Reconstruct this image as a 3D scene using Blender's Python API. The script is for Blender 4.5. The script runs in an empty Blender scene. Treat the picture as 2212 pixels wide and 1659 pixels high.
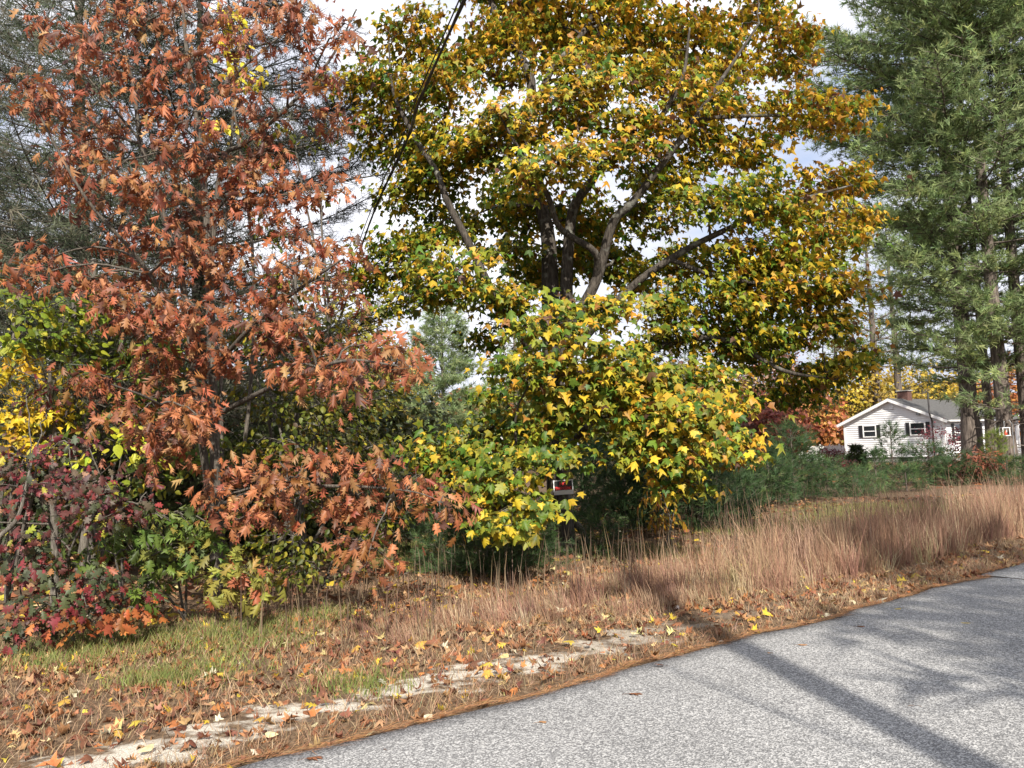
import bpy, math
import numpy as np
from mathutils import Vector, Matrix

S = bpy.context.scene
C = S.collection
PI = math.pi

# ------------------------------------------------------------------ camera
F_PX = 1664.0                      # focal length in pixels of a 2212 px wide picture
PITCH, ROLL, EYE = math.radians(4.64), math.radians(2.0), 1.65
_fw = np.array([0, math.cos(PITCH), math.sin(PITCH)])
_u0 = np.array([0, -math.sin(PITCH), math.cos(PITCH)])
_x0 = np.array([1.0, 0, 0])
_R = _x0 * math.cos(ROLL) - _u0 * math.sin(ROLL)
_U = _u0 * math.cos(ROLL) + _x0 * math.sin(ROLL)
cam_data = bpy.data.cameras.new('camera')
cam_data.sensor_width = 36.0
cam_data.lens = 36.0 * F_PX / 2212.0
cam_data.clip_start, cam_data.clip_end = 0.05, 3000.0
cam = bpy.data.objects.new('camera', cam_data)
cam.matrix_world = Matrix(((_R[0], _U[0], -_fw[0], 0), (_R[1], _U[1], -_fw[1], 0), (_R[2], _U[2], -_fw[2], EYE), (0, 0, 0, 1)))
C.objects.link(cam)
S.camera = cam

def ray(u, v): return _fw + _R * (u - 1106.0) / F_PX + _U * (829.5 - v) / F_PX
def at(u, v, Y):
    d = ray(u, v); return d * (Y / d[1]) + np.array([0, 0, EYE])
def gp(u, v, z=0.0):
    d = ray(u, v); return d * ((z - EYE) / d[2]) + np.array([0, 0, EYE])

# ------------------------------------------------------------------ sky, sun, exposure
SUN_EL = math.radians(37.0)
SUN_TRAVEL = np.array([-0.181, 0.983, 0.0])
w = bpy.data.worlds.new('World'); S.world = w; w.use_nodes = True
nt = w.node_tree; nt.nodes.clear()
N = nt.nodes.new; L = nt.links.new
out = N('ShaderNodeOutputWorld'); bg = N('ShaderNodeBackground'); sky = N('ShaderNodeTexSky')
sky.sky_type = 'NISHITA'; sky.sun_disc = False; sky.sun_elevation = SUN_EL
sky.sun_rotation = math.radians(170.0); sky.air_density = 1.0; sky.dust_density = 1.2
tc = N('ShaderNodeTexCoord'); mp = N('ShaderNodeMapping'); mp.inputs['Scale'].default_value = (1.0, 1.0, 2.2)
mp.inputs['Location'].default_value = (0.3, 0.0, 0.1)
n1 = N('ShaderNodeTexNoise'); n1.inputs['Scale'].default_value = 2.3; n1.inputs['Detail'].default_value = 7.0
n1.inputs['Roughness'].default_value = 0.55
r1 = N('ShaderNodeValToRGB'); r1.color_ramp.elements[0].position = 0.34; r1.color_ramp.elements[1].position = 0.62
r1.color_ramp.elements[0].color = (2.7, 3.0, 3.9, 1); r1.color_ramp.elements[1].color = (5.9, 5.9, 6.2, 1)
r2 = N('ShaderNodeValToRGB'); r2.color_ramp.elements[0].position = 0.2; r2.color_ramp.elements[1].position = 0.42
mx = N('ShaderNodeMixRGB')
L(tc.outputs['Generated'], mp.inputs[0]); L(mp.outputs[0], n1.inputs['Vector'])
L(n1.outputs['Fac'], r1.inputs[0]); L(n1.outputs['Fac'], r2.inputs[0])
L(r2.outputs['Color'], mx.inputs[0]); L(sky.outputs[0], mx.inputs[1]); L(r1.outputs['Color'], mx.inputs[2])
L(mx.outputs[0], bg.inputs['Color']); bg.inputs['Strength'].default_value = 0.122
L(bg.outputs[0], out.inputs[0])

sun_d = bpy.data.lights.new('sun', 'SUN'); sun_d.energy = 4.6; sun_d.angle = math.radians(0.53)
sun_d.color = (1.0, 0.93, 0.82)
sun = bpy.data.objects.new('sun', sun_d); C.objects.link(sun)
_t = Vector((SUN_TRAVEL[0] * math.cos(SUN_EL), SUN_TRAVEL[1] * math.cos(SUN_EL), -math.sin(SUN_EL)))
sun.rotation_euler = _t.to_track_quat('-Z', 'Y').to_euler(); sun.location = (5, -30, 30)

S.view_settings.view_transform = 'Standard'; S.view_settings.look = 'None'
S.view_settings.exposure = 0.92; S.view_settings.gamma = 1.0; S.view_settings.use_curve_mapping = False
S.render.engine = 'CYCLES'
S.cycles.max_bounces = 6; S.cycles.diffuse_bounces = 3; S.cycles.glossy_bounces = 2; S.cycles.transmission_bounces = 4
S.cycles.transparent_max_bounces = 4
S.cycles.caustics_reflective = False; S.cycles.caustics_refractive = False
S.cycles.use_denoising = True

# ------------------------------------------------------------------ materials
def new_mat(name):
    m = bpy.data.materials.new(name); m.use_nodes = True
    t = m.node_tree; t.nodes.clear()
    o = t.nodes.new('ShaderNodeOutputMaterial'); p = t.nodes.new('ShaderNodeBsdfPrincipled')
    t.links.new(p.outputs[0], o.inputs[0])
    return m, t, p, o
def noise(t, scale, detail=3.0, vec=None, rough=0.55):
    n = t.nodes.new('ShaderNodeTexNoise'); n.inputs['Scale'].default_value = scale; n.inputs['Detail'].default_value = detail
    n.inputs['Roughness'].default_value = rough
    if vec is not None: t.links.new(vec, n.inputs['Vector'])
    return n
def ramp(t, fac, stops):
    r = t.nodes.new('ShaderNodeValToRGB'); e = r.color_ramp.elements
    while len(e) < len(stops): e.new(0.5)
    for k, (p, c) in enumerate(stops):
        e[k].position = p; e[k].color = (c[0], c[1], c[2], 1) if not isinstance(c, (int, float)) else (c, c, c, 1)
    t.links.new(fac, r.inputs[0]); return r
def mixc(t, fac, a, b, mode='MIX'):
    m = t.nodes.new('ShaderNodeMixRGB'); m.blend_type = mode
    for s, x in ((0, fac), (1, a), (2, b)):
        if hasattr(x, 'is_linked'): t.links.new(x, m.inputs[s])
        elif isinstance(x, (int, float)): m.inputs[s].default_value = x if s == 0 else (x, x, x, 1)
        else: m.inputs[s].default_value = (x[0], x[1], x[2], 1)
    return m
def math_n(t, op, a, b=None):
    m = t.nodes.new('ShaderNodeMath'); m.operation = op
    for s, x in ((0, a), (1, b)):
        if x is None: continue
        if hasattr(x, 'is_linked'): t.links.new(x, m.inputs[s])
        else: m.inputs[s].default_value = x
    return m.outputs[0]
def geo_pos(t): return t.nodes.new('ShaderNodeNewGeometry').outputs['Position']
def bump(t, p, h, strength, dist):
    b = t.nodes.new('ShaderNodeBump'); b.inputs['Strength'].default_value = strength; b.inputs['Distance'].default_value = dist
    t.links.new(h, b.inputs['Height']); t.links.new(b.outputs[0], p.inputs['Normal'])

def foliage_mat(name, trans, rough, spec, mottle=0.25, scale=60.0):
    m, t, p, o = new_mat(name)
    a = t.nodes.new('ShaderNodeAttribute'); a.attribute_name = 'col'
    n = noise(t, scale, 2.0, geo_pos(t))
    r = ramp(t, n.outputs['Fac'], [(0.3, 1.0 - mottle), (0.7, 1.0 + 0.0)])
    c = mixc(t, 1.0, a.outputs['Color'], r.outputs[0], 'MULTIPLY')
    t.links.new(c.outputs[0], p.inputs['Base Color']); p.inputs['Roughness'].default_value = rough
    p.inputs['Specular IOR Level'].default_value = spec
    tr = t.nodes.new('ShaderNodeBsdfTranslucent'); t.links.new(c.outputs[0], tr.inputs['Color'])
    ms = t.nodes.new('ShaderNodeMixShader'); ms.inputs[0].default_value = trans
    t.links.new(p.outputs[0], ms.inputs[1]); t.links.new(tr.outputs[0], ms.inputs[2]); t.links.new(ms.outputs[0], o.inputs[0])
    return m
def bark_mat(name, dark, light, sc=9.0, lichen=None):
    m, t, p, o = new_mat(name)
    pos = geo_pos(t)
    mpn = t.nodes.new('ShaderNodeMapping'); mpn.inputs['Scale'].default_value = (sc * 2.2, sc * 2.2, sc * 0.35); t.links.new(pos, mpn.inputs[0])
    n = noise(t, 1.6, 6.0, mpn.outputs[0], 0.65)
    r = ramp(t, n.outputs['Fac'], [(0.35, dark), (0.66, light)])
    col = r.outputs[0]
    if lichen:
        n2 = noise(t, 5.0, 5.0, pos); r2 = ramp(t, n2.outputs['Fac'], [(0.56, 0.0), (0.66, 1.0)])
        col = mixc(t, r2.outputs[0], col, lichen).outputs[0]
    t.links.new(col, p.inputs['Base Color']); p.inputs['Roughness'].default_value = 0.9; p.inputs['Specular IOR Level'].default_value = 0.2
    bump(t, p, n.outputs['Fac'], 0.9, 0.03)
    return m
def plain_mat(name, col, rough=0.6, var=0.12, scale=3.0, spec=0.4, metallic=0.0, bscale=None):
    m, t, p, o = new_mat(name)
    n = noise(t, scale, 5.0, geo_pos(t))
    lo = [x * (1 - var) for x in col]; hi = [min(1, x * (1 + var)) for x in col]
    r = ramp(t, n.outputs['Fac'], [(0.3, lo), (0.7, hi)])
    t.links.new(r.outputs[0], p.inputs['Base Color']); p.inputs['Roughness'].default_value = rough
    p.inputs['Specular IOR Level'].default_value = spec; p.inputs['Metallic'].default_value = metallic
    if bscale: bump(t, p, noise(t, bscale, 4.0, geo_pos(t)).outputs['Fac'], 0.4, 0.01)
    return m

LEAF = foliage_mat('broad_leaf', 0.36, 0.5, 0.35)
DRYLEAF = foliage_mat('dry_leaf', 0.12, 0.7, 0.2, 0.35, 45.0)
NEEDLE = foliage_mat('pine_needle', 0.4, 0.55, 0.3, 0.15, 25.0)
GRASS = foliage_mat('dry_grass_blade', 0.22, 0.65, 0.2, 0.2, 20.0)
BARK_MAPLE = bark_mat('maple_bark', (0.022, 0.018, 0.015), (0.11, 0.095, 0.08), 9.0, (0.17, 0.17, 0.15))
BARK_OAK = bark_mat('young_oak_bark', (0.05, 0.042, 0.035), (0.17, 0.15, 0.125), 16.0)
BARK_PINE = bark_mat('pine_bark', (0.04, 0.032, 0.028), (0.20, 0.165, 0.14), 5.0)
BARK_GREY = bark_mat('grey_twig_bark', (0.06, 0.052, 0.045), (0.20, 0.18, 0.15), 14.0)

# ------------------------------------------------------------------ mesh helpers
ORG = {}
class Acc:
    """collects triangles; every vertex has a colour"""
    def __init__(s): s.v, s.f, s.c, s.n = [], [], [], 0
    def add(s, v, f, c):
        v = np.asarray(v, float).reshape(-1, 3); f = np.asarray(f, int).reshape(-1, 3)
        c = np.asarray(c, float)
        if c.ndim == 1: c = np.repeat(c[None], len(v), 0)
        s.v.append(v); s.f.append(f + s.n); s.c.append(c); s.n += len(v)
    def inst(s, tpl, M, T, c0, c1=None):
        tv, tf, tw = tpl; k, n = len(T), len(tv)
        if k == 0: return
        v = np.einsum('kij,nj->kni', M, tv) + T[:, None, :]
        f = tf[None] + (np.arange(k) * n)[:, None, None]
        if c1 is None: c = np.repeat(c0[:, None, :], n, 1)
        else: c = c0[:, None, :] * (1 - tw)[None, :, None] + c1[:, None, :] * tw[None, :, None]
        s.add(v.reshape(-1, 3), f.reshape(-1, 3), c.reshape(-1, 3))
    def tube(s, pts, rad, sides=6, col=(0.1, 0.09, 0.08), cap=False):
        pts = np.asarray(pts, float); n = len(pts); rad = np.broadcast_to(np.asarray(rad, float), (n,))
        tg = np.gradient(pts, axis=0); tg /= np.linalg.norm(tg, axis=1)[:, None] + 1e-9
        ref = np.array([0, 0, 1.0]) if abs(tg[:, 2]).mean() < 0.8 else np.array([1.0, 0.13, 0])
        a = np.cross(tg, ref); a /= np.linalg.norm(a, axis=1)[:, None] + 1e-9; b = np.cross(tg, a)
        th = np.arange(sides) * 2 * PI / sides
        ring = a[:, None] * np.cos(th)[None, :, None] + b[:, None] * np.sin(th)[None, :, None]
        v = (pts[:, None] + ring * rad[:, None, None]).reshape(-1, 3)
        i = np.arange(n - 1)[:, None] * sides; j = np.arange(sides)[None]; k = (j + 1) % sides
        q = np.stack([i + j, i + k, i + sides + k, i + sides + j], -1).reshape(-1, 4)
        f = np.concatenate([q[:, [0, 1, 2]], q[:, [0, 2, 3]]])
        if cap:
            e = (n - 1) * sides
            f = np.concatenate([f, [[e, e + j2, e + j2 + 1] for j2 in range(1, sides - 1)], [[0, j2 + 1, j2] for j2 in range(1, sides - 1)]])
        s.add(v, f, np.asarray(col, float))
    def box(s, lo, hi, col=(1, 1, 1), M=None, O=None):
        x0, y0, z0 = lo; x1, y1, z1 = hi
        v = np.array([[x0, y0, z0], [x1, y0, z0], [x1, y1, z0], [x0, y1, z0], [x0, y0, z1], [x1, y0, z1], [x1, y1, z1], [x0, y1, z1]], float)
        if M is not None: v = v @ np.asarray(M, float).T
        if O is not None: v = v + np.asarray(O, float)
        q = [[3, 2, 1, 0], [4, 5, 6, 7], [0, 1, 5, 4], [1, 2, 6, 5], [2, 3, 7, 6], [3, 0, 4, 7]]
        s.add(v, [t for a in q for t in ((a[0], a[1], a[2]), (a[0], a[2], a[3]))], col)
    def poly(s, pts, col=(1, 1, 1)):
        s.add(pts, [[0, i, i + 1] for i in range(1, len(pts) - 1)], col)

def mesh_of(name, acc, mat, origin, smooth=False):
    me = bpy.data.meshes.new(name)
    if acc.n == 0: return me
    v = np.concatenate(acc.v) - np.asarray(origin); f = np.concatenate(acc.f); c = np.concatenate(acc.c)
    me.vertices.add(len(v)); me.vertices.foreach_set('co', v.astype(np.float32).ravel())
    me.loops.add(f.size); me.loops.foreach_set('vertex_index', f.astype(np.int32).ravel())
    me.polygons.add(len(f)); me.polygons.foreach_set('loop_start', (np.arange(len(f)) * 3).astype(np.int32))
    soft = smooth or mat.name in ('broad_leaf', 'dry_leaf', 'pine_needle', 'dry_grass_blade', 'forest_floor', 'worn_asphalt')
    me.polygons.foreach_set('use_smooth', np.full(len(f), soft))
    me.update(calc_edges=True)
    a = me.attributes.new('col', 'FLOAT_COLOR', 'POINT')
    a.data.foreach_set('color', np.concatenate([c, np.ones((len(c), 1))], 1).astype(np.float32).ravel())
    me.materials.append(mat)
    return me
def build(name, acc, mat, parent=None, smooth=False, kind=None, origin=None):
    o_w = ORG[parent.name] if parent is not None else (np.zeros(3) if origin is None else np.asarray(origin, float))
    ob = bpy.data.objects.new(name, mesh_of(name, acc, mat, o_w, smooth)); C.objects.link(ob)
    if parent is not None: ob.parent = parent
    else: ob.location = o_w
    ORG[ob.name] = o_w
    if kind: ob['kind'] = kind
    return ob
def thing(name, label, cat, loc, group=None):
    o = bpy.data.objects.new(name, None); C.objects.link(o); o.location = loc; o.empty_display_size = 0.2
    ORG[o.name] = np.asarray(loc, float)
    tag(o, label, cat, group); return o
def tag(o, label, cat, group=None):
    o['label'] = label; o['category'] = cat
    if group: o['group'] = group
    return o

def unit(a): return a / (np.linalg.norm(a, axis=-1, keepdims=True) + 1e-9)
def frames(nrm, tip, size):
    z = unit(nrm); y = unit(tip - (tip * z).sum(-1, keepdims=True) * z); x = np.cross(y, z)
    return np.stack([x, y, z], -1) * np.asarray(size)[:, None, None]
def rv(g, k): return g.normal(size=(k, 3))
def pick(g, cols, wts, k, jit=0.18):
    w_ = np.asarray(wts, float); idx = g.choice(len(cols), k, p=w_ / w_.sum())
    c = np.asarray(cols, float)[idx]
    return np.clip(c * (1 + g.normal(size=(k, 1)) * jit) * (1 + g.normal(size=(k, 3)) * jit * 0.35), 0.004, 0.85)

# ------------------------------------------------------------------ leaf shapes (x across, y to the tip, z normal)
def fan_leaf(right, tip=(0, 1.0), base=(0, 0), centre=(0, 0.34), bend=(0.35, 0.2)):
    o = [base] + list(right) + [tip] + [(-x, y) for x, y in reversed(right)]
    p = np.array([centre] + o, float); n = len(o)
    z = -bend[0] * np.abs(p[:, 0]) ** 1.5 * 1.6 - bend[1] * p[:, 1] ** 2 + 0.10 * np.abs(p[:, 0])
    f = np.array([[0, 1 + i, 1 + (i + 1) % n] for i in range(n)])
    wgt = np.clip(np.linalg.norm(p - p[0], axis=1) / 0.55, 0, 1)
    return np.column_stack([p, z]), f, wgt
MAPLE_R = [(0.40, -0.04), (0.27, 0.18), (0.57, 0.45), (0.21, 0.48), (0.19, 0.72)]
MAPLE_LO = [(0.41, -0.02), (0.26, 0.20), (0.57, 0.46), (0.20, 0.54)]
MAPLE_HI = [(0.14, -0.05), (0.42, -0.06), (0.36, 0.07), (0.27, 0.17), (0.46, 0.24), (0.47, 0.36), (0.62, 0.48), (0.43, 0.50), (0.33, 0.56), (0.19, 0.47), (0.26, 0.66), (0.15, 0.74), (0.10, 0.88)]
MAPLE = [fan_leaf(MAPLE_LO, bend=(0.3, 0.15)), fan_leaf([(0.40, 0.0), (0.57, 0.45), (0.2, 0.52)], bend=(0.8, 0.3)), fan_leaf([(0.38, 0.02), (0.55, 0.45), (0.18, 0.52)], bend=(-0.3, 0.4)), fan_leaf(MAPLE_LO, bend=(1.1, 0.55))]
MAPLE_HERO = [fan_leaf(MAPLE_HI, bend=b) for b in ((0.2, 0.1), (0.7, 0.35), (-0.3, 0.35), (1.1, 0.6))]
def oak_leaf(bend=(0.3, 0.25), hi=False, rnd=False, twist=0.0):
    if rnd:   # rounded lobes
        S_ = [(0.05, 0.10), (0.09, 0.33), (0.10, 0.55), (0.12, 0.76)]; Lb = [[(0.17, 0.17), (0.19, 0.27)], [(0.29, 0.42), (0.29, 0.54)], [(0.33, 0.68), (0.27, 0.80)]]
    elif hi:
        S_ = [(0.05, 0.12), (0.065, 0.33), (0.075, 0.55), (0.06, 0.78)]
        Lb = [[(0.14, 0.21), (0.25, 0.24), (0.20, 0.31), (0.27, 0.36), (0.13, 0.34)], [(0.20, 0.44), (0.33, 0.46), (0.29, 0.54), (0.40, 0.62), (0.24, 0.59)], [(0.17, 0.66), (0.25, 0.72), (0.23, 0.79), (0.29, 0.88), (0.13, 0.82)]]
    else:
        S_ = [(0.05, 0.12), (0.07, 0.34), (0.08, 0.57), (0.06, 0.80)]; Lb = [[(0.27, 0.34)], [(0.40, 0.60)], [(0.27, 0.88)]]
    P, Fc = [(0, 0.0)], []
    R_, L_ = [], []
    for x, y in S_: R_.append(len(P)); P.append((x, y)); L_.append(len(P)); P.append((-x, y))
    tip = len(P); P.append((0, 1.0))
    Fc += [(0, R_[0], L_[0]), (L_[3], R_[3], tip)]
    for k in range(3): Fc += [(L_[k], R_[k], R_[k + 1]), (L_[k], R_[k + 1], L_[k + 1])]
    for k in range(3):
        ids = []
        for x, y in Lb[k]: ids.append(len(P)); P.append((x, y))
        ch = [R_[k]] + ids + [R_[k + 1]]
        Fc += [(R_[k], ch[i], ch[i + 1]) for i in range(1, len(ch) - 1)]
        ids = []
        for x, y in Lb[k]: ids.append(len(P)); P.append((-x, y))
        ch = [L_[k]] + ids + [L_[k + 1]]
        Fc += [(L_[k], ch[i + 1], ch[i]) for i in range(1, len(ch) - 1)]
    p = np.array(P, float)
    z = 0.25 * np.abs(p[:, 0]) - bend[0] * np.abs(p[:, 0]) ** 1.5 * 2.2 - bend[1] * p[:, 1] ** 2 + twist * p[:, 0] * p[:, 1]
    return np.column_stack([p, z]), np.array(Fc), np.clip(np.abs(p[:, 0]) / 0.3 + 0.2, 0, 1)
OAK = [oak_leaf((0.3, 0.2)), oak_leaf((0.9, 0.55), twist=0.7), oak_leaf((-0.5, 0.4), twist=-0.6), oak_leaf((1.5, 0.3), twist=0.2)]
OAK_HERO = [oak_leaf((0.3, 0.2), True), oak_leaf((0.8, 0.5), True, twist=0.6), oak_leaf((-0.45, 0.4), True, twist=-0.6), oak_leaf((1.4, 0.3), True, twist=0.2)]
ROUND_OAK = [oak_leaf((0.3, 0.2), False, True), oak_leaf((0.6, 0.4), False, True, 0.4)]
OVATE = [fan_leaf([(0.26, 0.12), (0.34, 0.36), (0.2, 0.72)], bend=b) for b in ((0.3, 0.2), (0.8, 0.4))]
LANCE = [fan_leaf([(0.12, 0.2), (0.15, 0.5)], bend=(0.3, 0.3))]
def bent_quad():
    v = np.array([[-0.3, 0.1, 0], [0.3, 0.12, 0.06], [0.36, 0.75, -0.1], [-0.24, 0.9, -0.18]]); return v, np.array([[0, 1, 2], [0, 2, 3]]), np.array([0.2, 0.2, 1, 1.0])
FAR = [bent_quad(), fan_leaf([(0.4, 0.3)], bend=(0.4, 0.3))]
def tuft(n, ln, wd, spread, seed):
    g = np.random.default_rng(seed); V, Fc, W = [], [], []
    for i in range(n):
        a = i * 2.399 + g.normal() * 0.2; e = spread * (0.35 + 0.65 * ((i + 0.5) / n)); st = g.uniform(-0.35, 0.5) * ln
        d = np.array([math.cos(a) * math.sin(e), math.cos(e), math.sin(a) * math.sin(e)])
        sd = unit(np.cross(d, [0.3, 0.1, 1.0])) * wd * 0.5
        b = np.array([0, st, 0]); l = ln * g.uniform(0.75, 1.1)
        droop = np.array([0, 0, -0.10 * l])
        k = len(V); V += [b - sd, b + sd, b + d * l + droop]; Fc.append((k, k + 1, k + 2)); W += [0, 0, 1]
    return np.array(V), np.array(Fc), np.array(W, float)

# ------------------------------------------------------------------ ground and road
ED0, ED, EN = np.array([0.7, 5.69]), np.array([0.823, 0.568]), np.array([-0.568, 0.823])
def sp(x, y): dx, dy = x - ED0[0], y - ED0[1]; return dx * ED[0] + dy * ED[1], dx * EN[0] + dy * EN[1]
def xy(s, p): return ED0[0] + s * ED[0] + p * EN[0], ED0[1] + s * ED[1] + p * EN[1]
def sst(a, b, x): t = np.clip((x - a) / (b - a), 0, 1); return t * t * (3 - 2 * t)
def wob(x, y, k=1.0): return (np.sin(x * 1.7 * k + 0.3) * np.cos(y * 1.3 * k) + 0.6 * np.sin(x * 3.1 * k + y * 2.3 * k + 1) + 0.4 * np.cos(x * 5.3 * k - y * 4.7 * k))
def edge_p(s): return 0.035 * np.sin(s * 1.9) + 0.03 * np.sin(s * 4.3 + 1) + 0.02 * np.sin(s * 9.1) + 0.13 * (s > 5.55) * 1.0
def gz(x, y):
    s, p = sp(x, y)
    z = 0.025 * wob(x, y, 0.8) * sst(0.2, 2.0, p) + 0.012 * wob(x, y, 3.1) * sst(0.1, 0.6, p) - 0.36 * sst(20, 46, y) + 0.02
    return np.where(p < 0.25, z - 0.06 * sst(0.25, -0.1, p), z)

xs = np.concatenate([np.linspace(-400, -16, 24), np.arange(-15, 16, 0.2), np.linspace(16.5, 45, 40), np.linspace(50, 400, 18)])
ys = np.concatenate([np.linspace(-300, -1, 20), np.arange(0, 17, 0.2), np.linspace(17.5, 70, 50), np.linspace(75, 900, 20)])
GX, GY = np.meshgrid(xs, ys); nx, ny = len(xs), len(ys)
acc = Acc(); i = np.arange(ny - 1)[:, None] * nx; j = np.arange(nx - 1)[None]
q = np.stack([i + j, i + j + 1, i + nx + j + 1, i + nx + j], -1).reshape(-1, 4)
acc.add(np.stack([GX, GY, gz(GX, GY)], -1), np.concatenate([q[:, [0, 1, 2]], q[:, [0, 2, 3]]]), (0.2, 0.15, 0.1))
m, t, p, o = new_mat('forest_floor')
pos = geo_pos(t)
nb = noise(t, 1.1, 6.0, pos); nf = noise(t, 26.0, 6.0, pos, 0.7); ng = noise(t, 150.0, 3.0, pos, 0.7)
soil = ramp(t, nf.outputs['Fac'], [(0.3, (0.045, 0.03, 0.02)), (0.5, (0.12, 0.08, 0.05)), (0.72, (0.24, 0.17, 0.11))])
vd = t.nodes.new('ShaderNodeVectorMath'); vd.operation = 'DOT_PRODUCT'; t.links.new(pos, vd.inputs[0]); vd.inputs[1].default_value = (EN[0], EN[1], 0)
pp = math_n(t, 'SUBTRACT', vd.outputs['Value'], float(ED0 @ EN))
vs = t.nodes.new('ShaderNodeVectorMath'); vs.operation = 'DOT_PRODUCT'; t.links.new(pos, vs.inputs[0]); vs.inputs[1].default_value = (ED[0], ED[1], 0)
ss = math_n(t, 'SUBTRACT', vs.outputs['Value'], float(ED0 @ ED))
band = math_n(t, 'SUBTRACT', 0.29, math_n(t, 'ABSOLUTE', math_n(t, 'SUBTRACT', pp, 0.62)))
mp2 = t.nodes.new('ShaderNodeMapping'); mp2.inputs['Rotation'].default_value = (0, 0, -0.604); mp2.inputs['Scale'].default_value = (1.0, 1.8, 1); t.links.new(pos, mp2.inputs[0])
npatch = noise(t, 1.9, 10.0, mp2.outputs[0], 0.66)
bm = math_n(t, 'ADD', math_n(t, 'MULTIPLY', band, 1.5), math_n(t, 'MULTIPLY', math_n(t, 'SUBTRACT', npatch.outputs['Fac'], 0.5), 3.2))
far_f = ramp(t, math_n(t, 'ADD', math_n(t, 'MULTIPLY', ss, 0.1), 0.5), [(0.45, 1.0), (0.72, 0.0)])
sm = ramp(t, bm, [(0.12, 0.0), (0.42, 1.0)])
smk = math_n(t, 'MULTIPLY', sm.outputs[0], math_n(t, 'MAXIMUM', far_f.outputs[0], 0.12))
sandc = ramp(t, ng.outputs['Fac'], [(0.3, (0.16, 0.135, 0.105)), (0.5, (0.48, 0.44, 0.37)), (0.66, (0.72, 0.68, 0.60))])
cc = mixc(t, smk, soil.outputs[0], sandc.outputs[0])
t.links.new(cc.outputs[0], p.inputs['Base Color']); p.inputs['Roughness'].default_value = 0.95; p.inputs['Specular IOR Level'].default_value = 0.1
bump(t, p, nf.outputs['Fac'], 0.8, 0.02)
g_ob = build('ground', acc, m, kind='structure')

m, t, p, o = new_mat('worn_asphalt')
pos = geo_pos(t)
vo = t.nodes.new('ShaderNodeTexVoronoi'); vo.inputs['Scale'].default_value = 120.0; t.links.new(pos, vo.inputs['Vector'])
sv = t.nodes.new('ShaderNodeSeparateColor'); t.links.new(vo.outputs['Color'], sv.inputs[0])
st = ramp(t, sv.outputs[0], [(0.0, (0.06, 0.06, 0.065)), (0.40, (0.15, 0.15, 0.155)), (0.58, (0.36, 0.36, 0.36)), (0.85, (0.72, 0.715, 0.70))])
n_f = noise(t, 260.0, 2.0, pos); n_b = noise(t, 0.9, 5.0, pos); n_m = noise(t, 34.0, 3.0, pos)
c1 = mixc(t, 0.5, st.outputs[0], ramp(t, n_f.outputs['Fac'], [(0.35, (0.08, 0.08, 0.085)), (0.65, (0.42, 0.42, 0.415))]).outputs[0])
c2 = mixc(t, 1.0, c1.outputs[0], ramp(t, n_b.outputs['Fac'], [(0.3, 0.80), (0.7, 1.0)]).outputs[0], 'MULTIPLY')
c3 = mixc(t, 1.0, c2.outputs[0], ramp(t, n_m.outputs['Fac'], [(0.35, 0.8), (0.65, 1.06)]).outputs[0], 'MULTIPLY')
t.links.new(c3.outputs[0], p.inputs['Base Color']); p.inputs['Roughness'].default_value = 0.85; p.inputs['Specular IOR Level'].default_value = 0.3
bump(t, p, vo.outputs['Distance'], 0.5, 0.006)
ASPH = m
def road_piece(name, s0, s1, z0, off=0.0):
    sv_ = np.arange(s0, s1 + 0.01, 0.2 if s1 - s0 < 60 else 0.5); a = Acc(); rows = []
    for pth, dz in ((-0.02, -0.06), (0.0, 0.0), (0.22, 0.012), (1.5, 0.02), (3.4, 0.035), (6.8, 0.0), (6.85, -0.07)):
        pv = (edge_p(sv_) + off) * max(0, 1 - pth) - pth
        X, Y_ = xy(sv_, pv); rows.append(np.stack([X, Y_, np.full_like(X, z0 + dz)], -1))
    rows = np.array(rows); n = len(sv_); k = len(rows)
    i = np.arange(k - 1)[:, None] * n; j = np.arange(n - 1)[None]
    q = np.stack([i + j, i + n + j, i + n + j + 1, i + j + 1], -1).reshape(-1, 4)
    a.add(rows.reshape(-1, 3), np.concatenate([q[:, [0, 1, 2]], q[:, [0, 2, 3]]]), (0.2, 0.2, 0.2))
    return build(name, a, ASPH, kind='structure', smooth=False)
road_piece('road', -60, 5.55, 0.012)
road_piece('road', 5.57, 120, 0.006)

# ------------------------------------------------------------------ generic tree builders
def curve(a, b, n=6, sag=0.0, g=None, jit=0.0):
    tt = np.linspace(0, 1, n)[:, None]; p_ = a * (1 - tt) + b * tt
    p_[:, 2] += sag * 4 * (tt * (1 - tt))[:, 0]
    if jit and g is not None: p_[1:-1] += g.normal(size=(n - 2, 3)) * jit
    return p_
def smooth_line(pts, k=4):
    P = np.asarray(pts, float); n = len(P)
    if n < 3: return P
    ext = np.vstack([2 * P[0] - P[1], P, 2 * P[-1] - P[-2]]); o_ = []
    for i in range(n - 1):
        p0, p1, p2, p3 = ext[i:i + 4]
        for t_ in np.linspace(0, 1, k, endpoint=False):
            o_.append(0.5 * (2 * p1 + (p2 - p0) * t_ + (2 * p0 - 5 * p1 + 4 * p2 - p3) * t_ ** 2 + (3 * p1 - p0 - 3 * p2 + p3) * t_ ** 3))
    return np.array(o_ + [P[-1]])
def limb_line(spec):
    """(u, v, depth, radius) points -> smooth world polyline with radii in column 3"""
    P = np.array([np.append(at(u, v, Y), r) for u, v, Y, r in spec]); return smooth_line(P, 5)

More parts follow.
